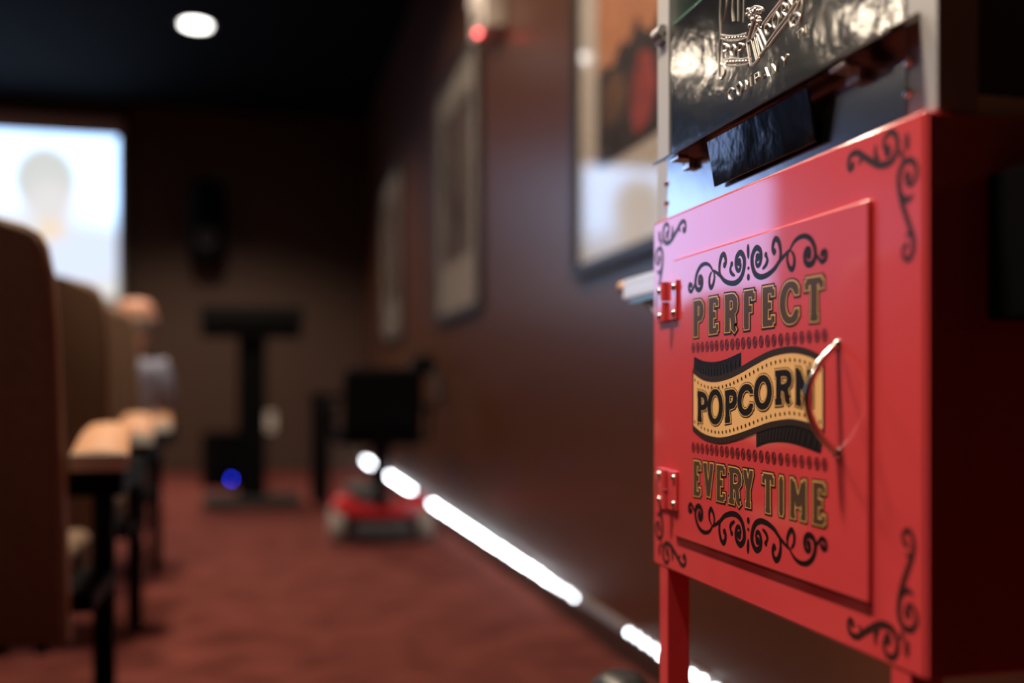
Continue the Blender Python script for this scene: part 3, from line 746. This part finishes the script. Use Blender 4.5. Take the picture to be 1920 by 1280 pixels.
# bag stripes
line3(em, [(760, 130), (640, 520)], 0.0014, n=2); line3(em, [(790, 200), (700, 480)], 0.0014, n=2)
line3(em, [(645, 520), (690, 790)], 0.0016, n=2); line3(em, [(700, 480), (760, 730)], 0.0013, n=2); line3(em, [(740, 450), (800, 700)], 0.0013, n=2)
line3(em, [(760, 400), (840, 620)], 0.0013, n=2); line3(em, [(780, 330), (875, 545)], 0.0016, n=2); line3(em, [(690, 790), (760, 735), (820, 640), (890, 550)], 0.0014)
line3(em, [(640, 520), (720, 450), (800, 320)], 0.0014)
for i in range(22):
    em.ball(ce(640 + random.uniform(0, 170), 110 + random.uniform(0, 150) + (60 if i % 3 == 0 else 0)), random.uniform(0.0018, 0.0030), seg=8)
line3(em, [(680, 110), (740, 80), (820, 95), (830, 140)], 0.0014)
# right ribbon with CORN
line3(em, [(900, 560), (1000, 420), (1150, 230), (1260, 60), (1300, -90)], 0.0014); line3(em, [(830, 300), (930, 160), (1050, 10), (1110, -90)], 0.0014)
line3(em, [(870, 540), (980, 380), (1120, 190), (1230, 20)], 0.0010); line3(em, [(860, 300), (960, 170), (1080, 20)], 0.0010)
line3(em, [(930, 330), (890, 290), (860, 340), (880, 410), (920, 390)], 0.0013)                        # C
line3(em, [(1000, 150), (960, 230), (970, 330), (1010, 320), (1030, 220), (1000, 150)], 0.0013)        # O
line3(em, [(1060, 220), (1070, 60), (1110, 60), (1110, 120), (1075, 140), (1120, 190)], 0.0013, n=2)   # R
line3(em, [(1150, 110), (1150, -20), (1195, 60), (1200, -60)], 0.0013, n=2)                            # N
line3(em, [(1180, 330), (1160, 250), (1180, 180), (1240, 160), (1285, 200), (1270, 270), (1220, 310), (1195, 300), (1200, 240), (1230, 210)], 0.0014)
line3(em, [(1300, -60), (1310, 80), (1290, 220), (1240, 310)], 0.0013)
# TM and COMPANY
line3(em, [(1235, 400), (1290, 350)], 0.0010, n=1); line3(em, [(1262, 375), (1265, 460)], 0.0010, n=1)
line3(em, [(1300, 440), (1305, 345), (1325, 400), (1350, 310), (1358, 400)], 0.0010, n=1)
line3(em, [(488, 1080), (455, 1060), (425, 1110), (440, 1190), (480, 1180)], 0.0013)                   # C
line3(em, [(555, 990), (525, 1030), (535, 1130), (570, 1120), (580, 1040), (555, 990)], 0.0013)        # O
line3(em, [(635, 1075), (630, 965), (660, 1020), (688, 930), (695, 1040)], 0.0013, n=1)                # M
line3(em, [(750, 1005), (740, 895), (785, 870), (795, 915), (748, 950)], 0.0013, n=1)                  # P
line3(em, [(845, 950), (868, 815), (905, 920)], 0.0013, n=1); line3(em, [(855, 905), (895, 885)], 0.0011, n=1)   # A
line3(em, [(958, 885), (950, 775), (1000, 850), (1010, 735)], 0.0013, n=1)                             # N
line3(em, [(1062, 690), (1098, 735), (1130, 650)], 0.0013, n=1); line3(em, [(1098, 735), (1092, 800)], 0.0013, n=1)   # Y
obj('embossed_emblem', em, mat('emboss_chrome', (0.80, 0.77, 0.72), 0.38, metal=1.0), dd, label='raised ribbon emblem with COMPANY lettering')
# glazing, hinge knob, roof, kettle
gz = MZ1 - 0.10
gl = obj('front_glass', MB().box((MX0 + 0.010, MY0 + PW, 1.322), (MX0 + 0.014, MY1 - PW, gz)), CASEGLASS, mach, False)
obj('glass_edge', MB().box((MX0 + 0.006, MY0 + PW + 0.002, 1.3185), (MX0 + 0.016, MY1 - PW - 0.002, 1.3225)), GLASSEDGE, gl, False)
for ya in (MY0 + 0.010, MY1 - 0.014):
    obj('side_glass', MB().box((MX0 + PW, ya, MZ0 + 0.016), (MX1 - PW, ya + 0.004, gz)), CASEGLASS, mach, False)
obj('back_panel', MB().box((MX1 - 0.012, MY0 + PW, MZ0 + 0.016), (MX1 - 0.008, MY1 - PW, gz)), DARKSTEEL, mach, False)
obj('roof', MB().box((MX0 - 0.012, MY0 - 0.012, gz), (MX1 + 0.012, MY1 + 0.012, MZ1 + 0.02), 0.006), RED, mach)
for ya in (MY1 - PW * 0.5, MY0 + PW * 0.5):
    obj('door_hinge', MB().cyl((DDX - 0.006, ya - 0.012, 1.316), (DDX - 0.006, ya + 0.012, 1.316), 0.008, 14).box((DDX - 0.008, ya - 0.012, 1.302), (DDX, ya + 0.012, 1.317), 0.002), ALU, mach)
kt = obj('kettle', MB().lathe([(0.05, 1.42), (0.09, 1.44), (0.10, 1.50), (0.10, 1.55), (0.085, 1.56), (0.02, 1.58)], (0.70, 0.95, 0), 'Z', 28), STEEL, mach)
obj('kettle_hanger', MB().cyl((0.70, 0.95, 1.57), (0.70, 0.95, gz), 0.008, 10), STEEL, kt)
sd = MB(); sd.box((MX0 + PW, MY0 + 0.022, MZ0 + 0.016), (MX1 - PW, MY0 + 0.03, 1.235), 0.001)
obj('side_tray', sd, mat('tray_black', (0.03, 0.03, 0.03), 0.4), mach)
obj('side_latch', MB().box((0.553, MY0 - 0.004, 1.285), (0.575, MY0 + 0.006, 1.305), 0.003), BRIGHT, mach)

# ---------------------------------------------------------------- armchairs (theatre rows, right-hand end seats)
def make_chair():
    W = 0.56; lean = 0.20; zb, zt = 0.30, 1.165
    t = thing('armchair', 'high-backed brown armchair', 'chair', (0, 0, 0), 'armchairs at the row ends')
    def bx(z): return -lean * (z - zb) / (zt - zb)
    # back shell: outline seen from behind, arched top, swept along the lean
    out = [(0.0, zb), (0.0, 0.98), (-0.004, 1.08), (-0.012, 1.135), (-0.024, 1.160), (-0.050, 1.175), (-0.12, 1.192), (-0.20, 1.204), (-W / 2, 1.21)]
    out = out + [(-W - x, z) for x, z in out[-2::-1]]
    def shell(o, y_off, th, bev):
        mb = MB()
        mb.prism([(x, bx(z) + y_off, z) for x, z in o], (0, th, 0))
        es = [e for e in mb.bm.edges if len(e.link_faces) == 2 and any(len(f.verts) > 4 for f in e.link_faces)]
        bmesh.ops.bevel(mb.bm, geom=es, offset=bev, segments=3, profile=0.5, affect='EDGES')
        return mb
    back = obj('backrest', shell(out, 0, 0.075, 0.014), FABRIC, t)
    cxm, czm = -W / 2, 0.75
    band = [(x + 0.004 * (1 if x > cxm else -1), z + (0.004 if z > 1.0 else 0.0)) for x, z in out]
    obj('lit_edge_band', shell(band, 0.020, 0.040, 0.004), mat('painted_edge_light', (0.40, 0.23, 0.13), 0.6), back, label='tan band painted as light on the edge')  # tan colour imitates light falling on the back's top and side edges
    inn = [(-0.05 + (x + W / 2) * 0 + (x if x < -W / 2 else x) * 0 + (-(W - 0.1) * i), z) for i, z, x in []]
    pad = [(-0.045, 0.50), (-0.045, 1.0), (-0.07, 1.10), (-0.13, 1.14), (-W / 2, 1.155)]
    pad = pad + [(-W - x, z) for x, z in pad[-2::-1]]
    obj('back_cushion', shell(pad, 0.070, 0.06, 0.022), FABRIC, t)
    obj('seat', MB().box((-W + 0.03, 0.02, 0.36), (-0.03, 0.56, 0.48), 0.03, 3), FABRIC, t)
    for sgn in (1, -1):
        mx = lambda x: x if sgn == 1 else -W - x
        # padded arm, rising and narrowing towards the front
        mb = MB(); prof = []
        n = 9
        for i in range(n):
            u = i / (n - 1); y = 0.03 + 0.50 * u
            zc = 0.712 + 0.052 * math.sin(PI * min(1, u * 0.62)) - (0.02 * max(0, u - 0.85) / 0.15)
            xa, xb = 0.0 - 0.025 * u, 0.122 - 0.05 * u
            prof.append([(mx(xa), y, zc - 0.035), (mx(xa), y, zc - 0.008), (mx(xa + 0.012), y, zc + 0.002), (mx((xa + xb) / 2), y, zc + 0.006), (mx(xb - 0.012), y, zc + 0.002), (mx(xb), y, zc - 0.008), (mx(xb), y, zc - 0.035)])
        rings = [[mb.bm.verts.new(p) for p in r] for r in prof]
        for i in range(n - 1):
            for k in range(7): mb.bm.faces.new((rings[i][k], rings[i][(k + 1) % 7], rings[i + 1][(k + 1) % 7], rings[i + 1][k]))
        mb.bm.faces.new(rings[0]); mb.bm.faces.new(rings[-1][::-1])
        arm = obj('arm_pad', mb, PADM, t, label='tan padded arm')
        x0, x1 = sorted((mx(0.002), mx(0.120)))
        obj('arm_end', MB().box((x0, 0.022, 0.672), (x1, 0.031, 0.712), 0.003), PALEEND, arm, label='pale arm end')
        x0, x1 = sorted((mx(-0.005), mx(0.110)))
        obj('arm_support', MB().box((x0, 0.035, 0.615), (x1, 0.50, 0.676), 0.006), BLACKP, t)
        x0, x1 = sorted((mx(0.002), mx(0.052)))
        obj('leg', MB().box((x0, 0.33, 0.0), (x1, 0.38, 0.62), 0.004), BLACKP, t)
        x0, x1 = sorted((mx(-0.24), mx(-0.20)))
        obj('leg', MB().box((x0, 0.02, 0.0), (x1, 0.06, 0.38), 0.004), BLACKP, t)
        x0, x1 = sorted((mx(-0.045), mx(0.05)))
        obj('side_rail', MB().box((x0, 0.03, 0.36), (x1 if sgn == 1 else x1, 0.40, 0.40), 0.004), BLACKP, t)
    return t
ch0 = make_chair()
ch0.location = (-0.403, 2.328, 0); ch0['label'] = 'high-backed brown armchair nearest the camera, its back filling the left edge'
dup(ch0, (-0.458, 3.45, 0), 'high-backed brown armchair in the middle of the three, behind the nearest one')
ch3 = dup(ch0, (-0.493, 4.57, 0), 'high-backed brown armchair with the bald person sitting in it')

# ---------------------------------------------------------------- seated person
def skin_mesh(name, chains, m, parent, sub=2, root=None):
    """chains: list of [(pos, (rx, ry)), ...]; shared positions are merged"""
    idx, co, rad, ed = {}, [], [], []
    for c in chains:
        prev = None
        for p, r in c:
            key = tuple(round(v, 4) for v in p)
            if key not in idx:
                idx[key] = len(co); co.append(p); rad.append(r if isinstance(r, tuple) else (r, r))
            if prev is not None and prev != idx[key]: ed.append((prev, idx[key]))
            prev = idx[key]
    o0 = org_of(parent)
    me = bpy.data.meshes.new(name); me.from_pydata([tuple(Vector(p) - o0) for p in co], ed, [])
    tmp = bpy.data.objects.new(name + '_tmp', me); COL.objects.link(tmp)
    md = tmp.modifiers.new('skin', 'SKIN'); md.use_smooth_shade = True
    sv = me.skin_vertices[0].data
    for i, r in enumerate(rad): sv[i].radius = r; sv[i].use_root = False
    sv[0].use_root = True
    ss = tmp.modifiers.new('sub', 'SUBSURF'); ss.levels = sub; ss.render_levels = sub
    dg = bpy.context.evaluated_depsgraph_get(); ev = tmp.evaluated_get(dg)
    me2 = bpy.data.meshes.new_from_object(ev); me2.name = name
    bpy.data.objects.remove(tmp)
    me2.materials.clear(); me2.materials.append(m); me2.shade_smooth()
    return mobj(name, me2, m, parent)
pr = thing('person', 'bald person in a blue-grey shirt sitting and leaning right in an armchair', 'person', (-0.66, 4.80, 0.0))
pel = (-0.70, 4.86, 0.56); sp1 = (-0.67, 4.80, 0.70); chs = (-0.615, 4.765, 0.86); nk0 = (-0.570, 4.755, 1.00); nk1 = (-0.552, 4.755, 1.07)
hd0 = (-0.542, 4.765, 1.13); hd1 = (-0.538, 4.765, 1.19); hd2 = (-0.538, 4.757, 1.238); hd3 = (-0.538, 4.752, 1.262)
shR = (-0.435, 4.775, 0.940); elR = (-0.410, 4.80, 0.822); wrR = (-0.448, 4.965, 0.805); haR = (-0.455, 5.015, 0.790)
shL = (-0.765, 4.785, 0.955); elL = (-0.880, 4.86, 0.760); wrL = (-0.80, 5.06, 0.665); haL = (-0.780, 5.11, 0.655)
def fingers(h, d, side):
    """five fingers from the palm h along direction d, each its own bent chain"""
    d = Vector(d).normalized(); s = Vector((d.y, -d.x, 0)) * side; H = Vector(h); out = []
    for k, (o, ln) in enumerate(((-0.024, 0.062), (-0.008, 0.074), (0.008, 0.070), (0.024, 0.055))):
        b = H + s * o + d * 0.012
        out.append([(h, (0.024, 0.016)), (tuple(b + d * 0.02), (0.009, 0.009)), (tuple(b + d * (0.02 + ln * 0.5) + Vector((0, 0, 0.006))), (0.008, 0.008)), (tuple(b + d * (0.02 + ln * 0.95) - Vector((0, 0, 0.012))), (0.0065, 0.0065))])
    out.append([(h, (0.024, 0.016)), (tuple(H - s * 0.030 - d * 0.002), (0.010, 0.010)), (tuple(H - s * 0.045 + d * 0.028), (0.0085, 0.0085)), (tuple(H - s * 0.040 + d * 0.052), (0.007, 0.007))])
    return out
hipR, knR, anR, toR = (-0.615, 4.90, 0.545), (-0.60, 5.30, 0.53), (-0.60, 5.33, 0.10), (-0.60, 5.46, 0.035)
hipL, knL, anL, toL = (-0.795, 4.90, 0.545), (-0.82, 5.29, 0.53), (-0.82, 5.32, 0.10), (-0.83, 5.45, 0.035)
body = [[(pel, (0.145, 0.105)), (sp1, (0.135, 0.10)), (chs, (0.15, 0.105)), (nk0, (0.058, 0.056)), (nk1, (0.046, 0.052)), (hd0, (0.066, 0.086)), (hd1, (0.076, 0.098)), (hd2, (0.068, 0.088)), (hd3, (0.042, 0.056))],
        [(chs, (0.15, 0.105)), (shR, (0.058, 0.058)), (elR, (0.042, 0.042)), (wrR, (0.029, 0.026)), (haR, (0.026, 0.017))],
        [(chs, (0.15, 0.105)), (shL, (0.058, 0.058)), (elL, (0.042, 0.042)), (wrL, (0.029, 0.026)), (haL, (0.026, 0.017))],
        [(pel, (0.145, 0.105)), (hipR, (0.088, 0.085)), (knR, (0.060, 0.060)), (anR, (0.040, 0.040)), (toR, (0.04, 0.03))],
        [(pel, (0.145, 0.105)), (hipL, (0.088, 0.085)), (knL, (0.060, 0.060)), (anL, (0.040, 0.040)), (toL, (0.04, 0.03))]]
body += fingers(haR, (-0.05, 1, -0.05), 1) + fingers(haL, (0.2, 1, -0.1), -1)
body_o = skin_mesh('body', body, SKIN, pr)
def grow(c, g): return [(p, (r[0] + g, r[1] + g) if isinstance(r, tuple) else r + g) for p, r in c]
mid = lambda a, b, t: tuple(Vector(a).lerp(Vector(b), t))
skin_mesh('shirt', [grow([(pel, (0.145, 0.105)), (sp1, (0.135, 0.10)), (chs, (0.15, 0.105)), (mid(chs, nk0, .75), (0.092, 0.084))], 0.024),
                    grow([(chs, (0.15, 0.105)), (shR, (0.058, 0.058)), (elR, (0.042, 0.042)), (mid(elR, wrR, .9), (0.030, 0.028))], 0.019),
                    grow([(chs, (0.15, 0.105)), (shL, (0.058, 0.058)), (elL, (0.042, 0.042)), (mid(elL, wrL, .9), (0.030, 0.028))], 0.019)], SHIRT, pr)
skin_mesh('trousers', [grow([(pel, (0.150, 0.11)), (hipR, (0.088, 0.085)), (knR, (0.060, 0.060)), (anR, (0.045, 0.045))], 0.016),
                       grow([(pel, (0.150, 0.11)), (hipL, (0.088, 0.085)), (knL, (0.060, 0.060)), (anL, (0.045, 0.045))], 0.016)], DARKCLOTH, pr)
for a, b in ((anR, toR), (anL, toL)):
    skin_mesh('shoe', [[((a[0], a[1] - 0.03, 0.045), (0.045, 0.045)), ((a[0], a[1] + 0.04, 0.048), (0.048, 0.046)), ((b[0], b[1] - 0.02, 0.038), (0.045, 0.036)), ((b[0], b[1] + 0.04, 0.030), (0.036, 0.026))]], BLACKP, pr)
HC = Vector((-0.539, 4.765, 1.175))
from mathutils.bvhtree import BVHTree
o0 = org_of(pr)
tree = BVHTree.FromPolygons([v.co + o0 for v in body_o.data.vertices], [p.vertices[:] for p in body_o.data.polygons])
def surf(z, ang, x=None):
    """point on the head's surface at height z in direction ang (90 deg = forward)"""
    d = Vector((math.cos(math.radians(ang)), math.sin(math.radians(ang)), 0))
    o = Vector((HC.x if x is None else HC.x + x, HC.y, z)) + d * 0.3
    h = tree.ray_cast(o, -d)[0]
    return h if h is not None else Vector((HC.x, HC.y, z)) + d * 0.08
for s in (1, -1):
    e = surf(HC.z - 0.008, 0 if s == 1 else 180)
    obj('ear', MB().ball(e + Vector((0.003 * s, -0.005, 0)), 0.025, (0.35, 0.7, 1.1)), SKIN, pr)
    p = surf(HC.z, 90, 0.030 * s)
    obj('eye', MB().ball(p + Vector((0, -0.008, 0)), 0.0115), EYEM, pr)
p = surf(HC.z - 0.025, 90); obj('nose', MB().ball(p + Vector((0, 0.004, 0)), 0.017, (0.8, 1.0, 1.5)), SKIN, pr)
p = surf(HC.z - 0.062, 90); obj('mouth', MB().ball(p + Vector((0, -0.004, 0)), 0.02, (1.2, 0.5, 0.35)), mat('lips', (0.35, 0.1, 0.08), 0.5), pr)
hr = MB()
for zz in (-0.055, -0.04, -0.025, -0.010):
    for i in range(25):
        q = surf(HC.z + zz, 190 + 160 * i / 24)
        hr.ball(q, 0.011, (1, 1, 1.1), 8)
obj('hair', hr, HAIR, pr)

# ---------------------------------------------------------------- lectern at the far end
LY = 7.62; lx = -0.046
le = thing('lectern', 'tall black T-shaped lectern standing before the far wall', 'lectern', (lx, LY, 0))
obj('base', MB().box((lx - 0.345, LY - 0.22, 0.0), (lx + 0.345, LY + 0.22, 0.075), 0.01), mat('lectern_base', (0.03, 0.028, 0.027), 0.45), le)
obj('column', MB().box((lx - 0.10, LY - 0.08, 0.07), (lx + 0.10, LY + 0.08, 1.28), 0.008), BLACKM, le)
tp = MB(); tp.obox((lx, LY, 1.355), (0.72, 0.46, 0.10), Matrix.Rotation(math.radians(-14), 3, 'X'), 0.01)
tp.box((lx - 0.35, LY - 0.20, 1.23), (lx + 0.35, LY - 0.185, 1.36), 0.004)
obj('reading_top', tp, BLACKM, le)
obj('book_ledge', MB().obox((lx, LY - 0.235, 1.362), (0.70, 0.02, 0.035), Matrix.Rotation(math.radians(-14), 3, 'X'), 0.004), BLACKM, le)

# subwoofer with blue light, wall plate, wall speaker
SYf = 8.95
sb = thing('subwoofer', 'black box speaker on the carpet with a small blue light', 'speaker', (-0.31, SYf + 0.18, 0))
obj('enclosure', MB().box((-0.475, SYf, 0.015), (-0.155, SYf + 0.36, 0.49), 0.01), BLACKP, sb)
obj('grille', MB().box((-0.455, SYf - 0.012, 0.14), (-0.175, SYf + 0.001, 0.47), 0.008), BLACKM, sb)
q = onY(434, 898, SYf - 0.004)
obj('blue_indicator', MB().ball(tuple(q), 0.009), emis('blue_indicator_glow', (0.02, 0.045, 1.0), 26), sb, label='small glowing blue light')
for dx in (-0.44, -0.19):
    for dy in (0.03, 0.33):
        obj('foot', MB().cyl((dx, SYf + dy, 0), (dx, SYf + dy, 0.02), 0.02, 12), RUBBER, sb)
wp = thing('wall_plate', 'small cream socket plate low on the far wall beside the lectern', 'socket', (0.12, YB, 0.52))
obj('plate', MB().box((0.075, YB - 0.01, 0.42), (0.165, YB, 0.62), 0.004), CREAM, wp)
for zz in (0.47, 0.57): obj('outlet', MB().box((0.10, YB - 0.013, zz - 0.025), (0.14, YB - 0.009, zz + 0.025), 0.002), DKGREY, wp)
ws = thing('wall_speaker', 'tall black rounded loudspeaker hung on the far wall above the lectern', 'speaker', (-0.51, YB, 2.57))
pts = []
mbp = MB()
rings = []
for i in range(13):
    u = i / 12; z = 2.16 + 0.82 * u; w = 0.185 * (0.80 + 0.20 * math.sin(PI * (0.15 + 0.8 * u))) * (0.86 if i in (0, 12) else 1); d = 0.15 if i not in (0, 12) else 0.13
    rings.append([mbp.bm.verts.new((-0.51 + w * math.cos(a) * (abs(math.cos(a)) ** -0.3 if abs(math.cos(a)) > .02 else 1), YB - 0.19 + d * math.sin(a) * (abs(math.sin(a)) ** -0.3 if abs(math.sin(a)) > .02 else 1), z)) for a in [2 * PI * k / 20 for k in range(20)]])
for i in range(12):
    for k in range(20): mbp.bm.faces.new((rings[i][k], rings[i][(k + 1) % 20], rings[i + 1][(k + 1) % 20], rings[i + 1][k]))
mbp.bm.faces.new(rings[0][::-1]); mbp.bm.faces.new(rings[-1])
obj('cabinet', mbp, BLACKP, ws)
obj('bracket', MB().box((-0.56, YB - 0.06, 2.48), (-0.46, YB, 2.70), 0.004).box((-0.54, YB - 0.2, 2.985), (-0.48, YB, 3.0), 0.002), ALU, ws)
obj('driver', MB().lathe([(0.09, 0.0), (0.085, -0.012), (0.04, 0.01), (0.01, 0.0)], (-0.51, YB - 0.335, 2.40), 'Y', 24), DKGREY, ws)

# ---------------------------------------------------------------- side table behind the scooter
tb = thing('side_table', 'black side table with a slab leg standing behind the red scooter', 'table', (0.64, 7.82, 0))
obj('tabletop', MB().box((0.38, 7.57, 0.785), (0.95, 8.07, 0.83), 0.006), BLACKM, tb)
obj('leg', MB().box((0.395, 7.60, 0), (0.52, 8.04, 0.787), 0.006), BLACKM, tb)
obj('leg', MB().box((0.88, 8.0, 0), (0.92, 8.04, 0.787), 0.004), BLACKM, tb)

# ---------------------------------------------------------------- mobility scooter
sx, sy = 0.665, 5.66
sc = thing('mobility_scooter', 'red mobility scooter with black seat parked by the right wall', 'scooter', (sx, sy, 0))
# rear body: a red saddle bridging the two wheels
mb = MB()
pr_ = [(-0.27, 0.185), (-0.27, 0.235), (-0.235, 0.270), (-0.19, 0.272), (-0.15, 0.240), (-0.11, 0.198), (-0.05, 0.183), (0.05, 0.183), (0.11, 0.198), (0.15, 0.245), (0.19, 0.272), (0.235, 0.270), (0.27, 0.235), (0.27, 0.185), (0.18, 0.165), (0.11, 0.145), (-0.11, 0.145), (-0.18, 0.165)]
mb.prism([(sx + a, sy - 0.15, b) for a, b in pr_], (0, 0.22, 0))
es = [e for e in mb.bm.edges if any(len(f.verts) > 4 for f in e.link_faces)]
bmesh.ops.bevel(mb.bm, geom=es, offset=0.014, segments=2, profile=0.5, affect='EDGES')
obj('rear_body', mb, SCOOT, sc)
obj('floor_pan', MB().box((sx - 0.17, sy + 0.2, 0.09), (sx + 0.17, sy + 0.80, 0.125), 0.012), DKGREY, sc)
obj('front_shroud', MB().box((sx - 0.12, sy + 0.74, 0.09), (sx + 0.12, sy + 0.98, 0.25), 0.05, 3), DKGREY, sc)
obj('bumper', MB().box((sx - 0.16, sy - 0.20, 0.055), (sx + 0.16, sy - 0.14, 0.12), 0.012), DKGREY, sc)
obj('chassis', MB().box((sx - 0.20, sy - 0.12, 0.05), (sx + 0.20, sy + 0.25, 0.13), 0.01), BLACKP, sc)
for wx in (sx - 0.245, sx + 0.245):
    w = obj('wheel', MB().lathe([(0.055, -0.038), (0.092, -0.036), (0.105, -0.022), (0.108, 0), (0.105, 0.022), (0.092, 0.036), (0.055, 0.038)], (wx, sy - 0.06, 0.108), 'X', 28), GREYW, sc, label='grey tyre')
    obj('hub', MB().lathe([(0.02, -0.045), (0.05, -0.04), (0.05, 0.04), (0.02, 0.045)], (wx, sy - 0.06, 0.108), 'X', 20), mat('hub_grey', (0.5, 0.48, 0.44), 0.4), w)
w = obj('wheel', MB().lathe([(0.05, -0.036), (0.085, -0.034), (0.098, -0.02), (0.10, 0), (0.098, 0.02), (0.085, 0.034), (0.05, 0.036)], (sx, sy + 0.88, 0.10), 'X', 28), GREYW, sc)
obj('seat_post', MB().cyl((sx + 0.02, sy + 0.05, 0.12), (sx + 0.02, sy + 0.05, 0.56), 0.035, 16), BLACKM, sc)
obj('seat_cushion', MB().box((sx - 0.23, sy - 0.14, 0.545), (sx + 0.23, sy + 0.30, 0.64), 0.035, 3), BLACKP, sc)
obj('seat_back', MB().obox((sx, sy - 0.17, 0.80), (0.44, 0.08, 0.36), Matrix.Rotation(math.radians(10), 3, 'X'), 0.035, 3), BLACKP, sc)
for s in (-1, 1):
    a = obj('armrest', MB().box((sx + s * 0.27 - 0.03, sy - 0.12, 0.735), (sx + s * 0.27 + 0.03, sy + 0.22, 0.775), 0.012), BLACKP, sc)
    obj('armrest_bracket', MB().tube([(sx + s * 0.27, sy - 0.10, 0.74), (sx + s * 0.27, sy - 0.12, 0.58), (sx + s * 0.15, sy - 0.12, 0.55)], 0.014, 8), BLACKM, a)
obj('tiller', MB().tube([(sx + 0.05, sy + 0.86, 0.24), (sx + 0.22, sy + 0.70, 0.72), (sx + 0.33, sy + 0.58, 0.99)], [0.035, 0.03, 0.028], 12), BLACKP, sc)
obj('control_head', MB().obox((sx + 0.34, sy + 0.56, 1.01), (0.16, 0.10, 0.11), Matrix.Rotation(math.radians(30), 3, 'X'), 0.025, 3), BLACKP, sc)
hbp = MB(); hb2 = MB()
hbp.tube([(sx + 0.28, sy + 0.56, 1.0), (sx + 0.20, sy + 0.52, 0.95), (sx + 0.15, sy + 0.46, 0.84)], 0.024, 10); hb2.tube([(sx + 0.38, sy + 0.56, 1.0), (sx + 0.415, sy + 0.52, 0.95), (sx + 0.42, sy + 0.46, 0.80)], 0.022, 10)
obj('handlebar', hbp, RUBBER, sc); obj('handlebar', hb2, RUBBER, sc)
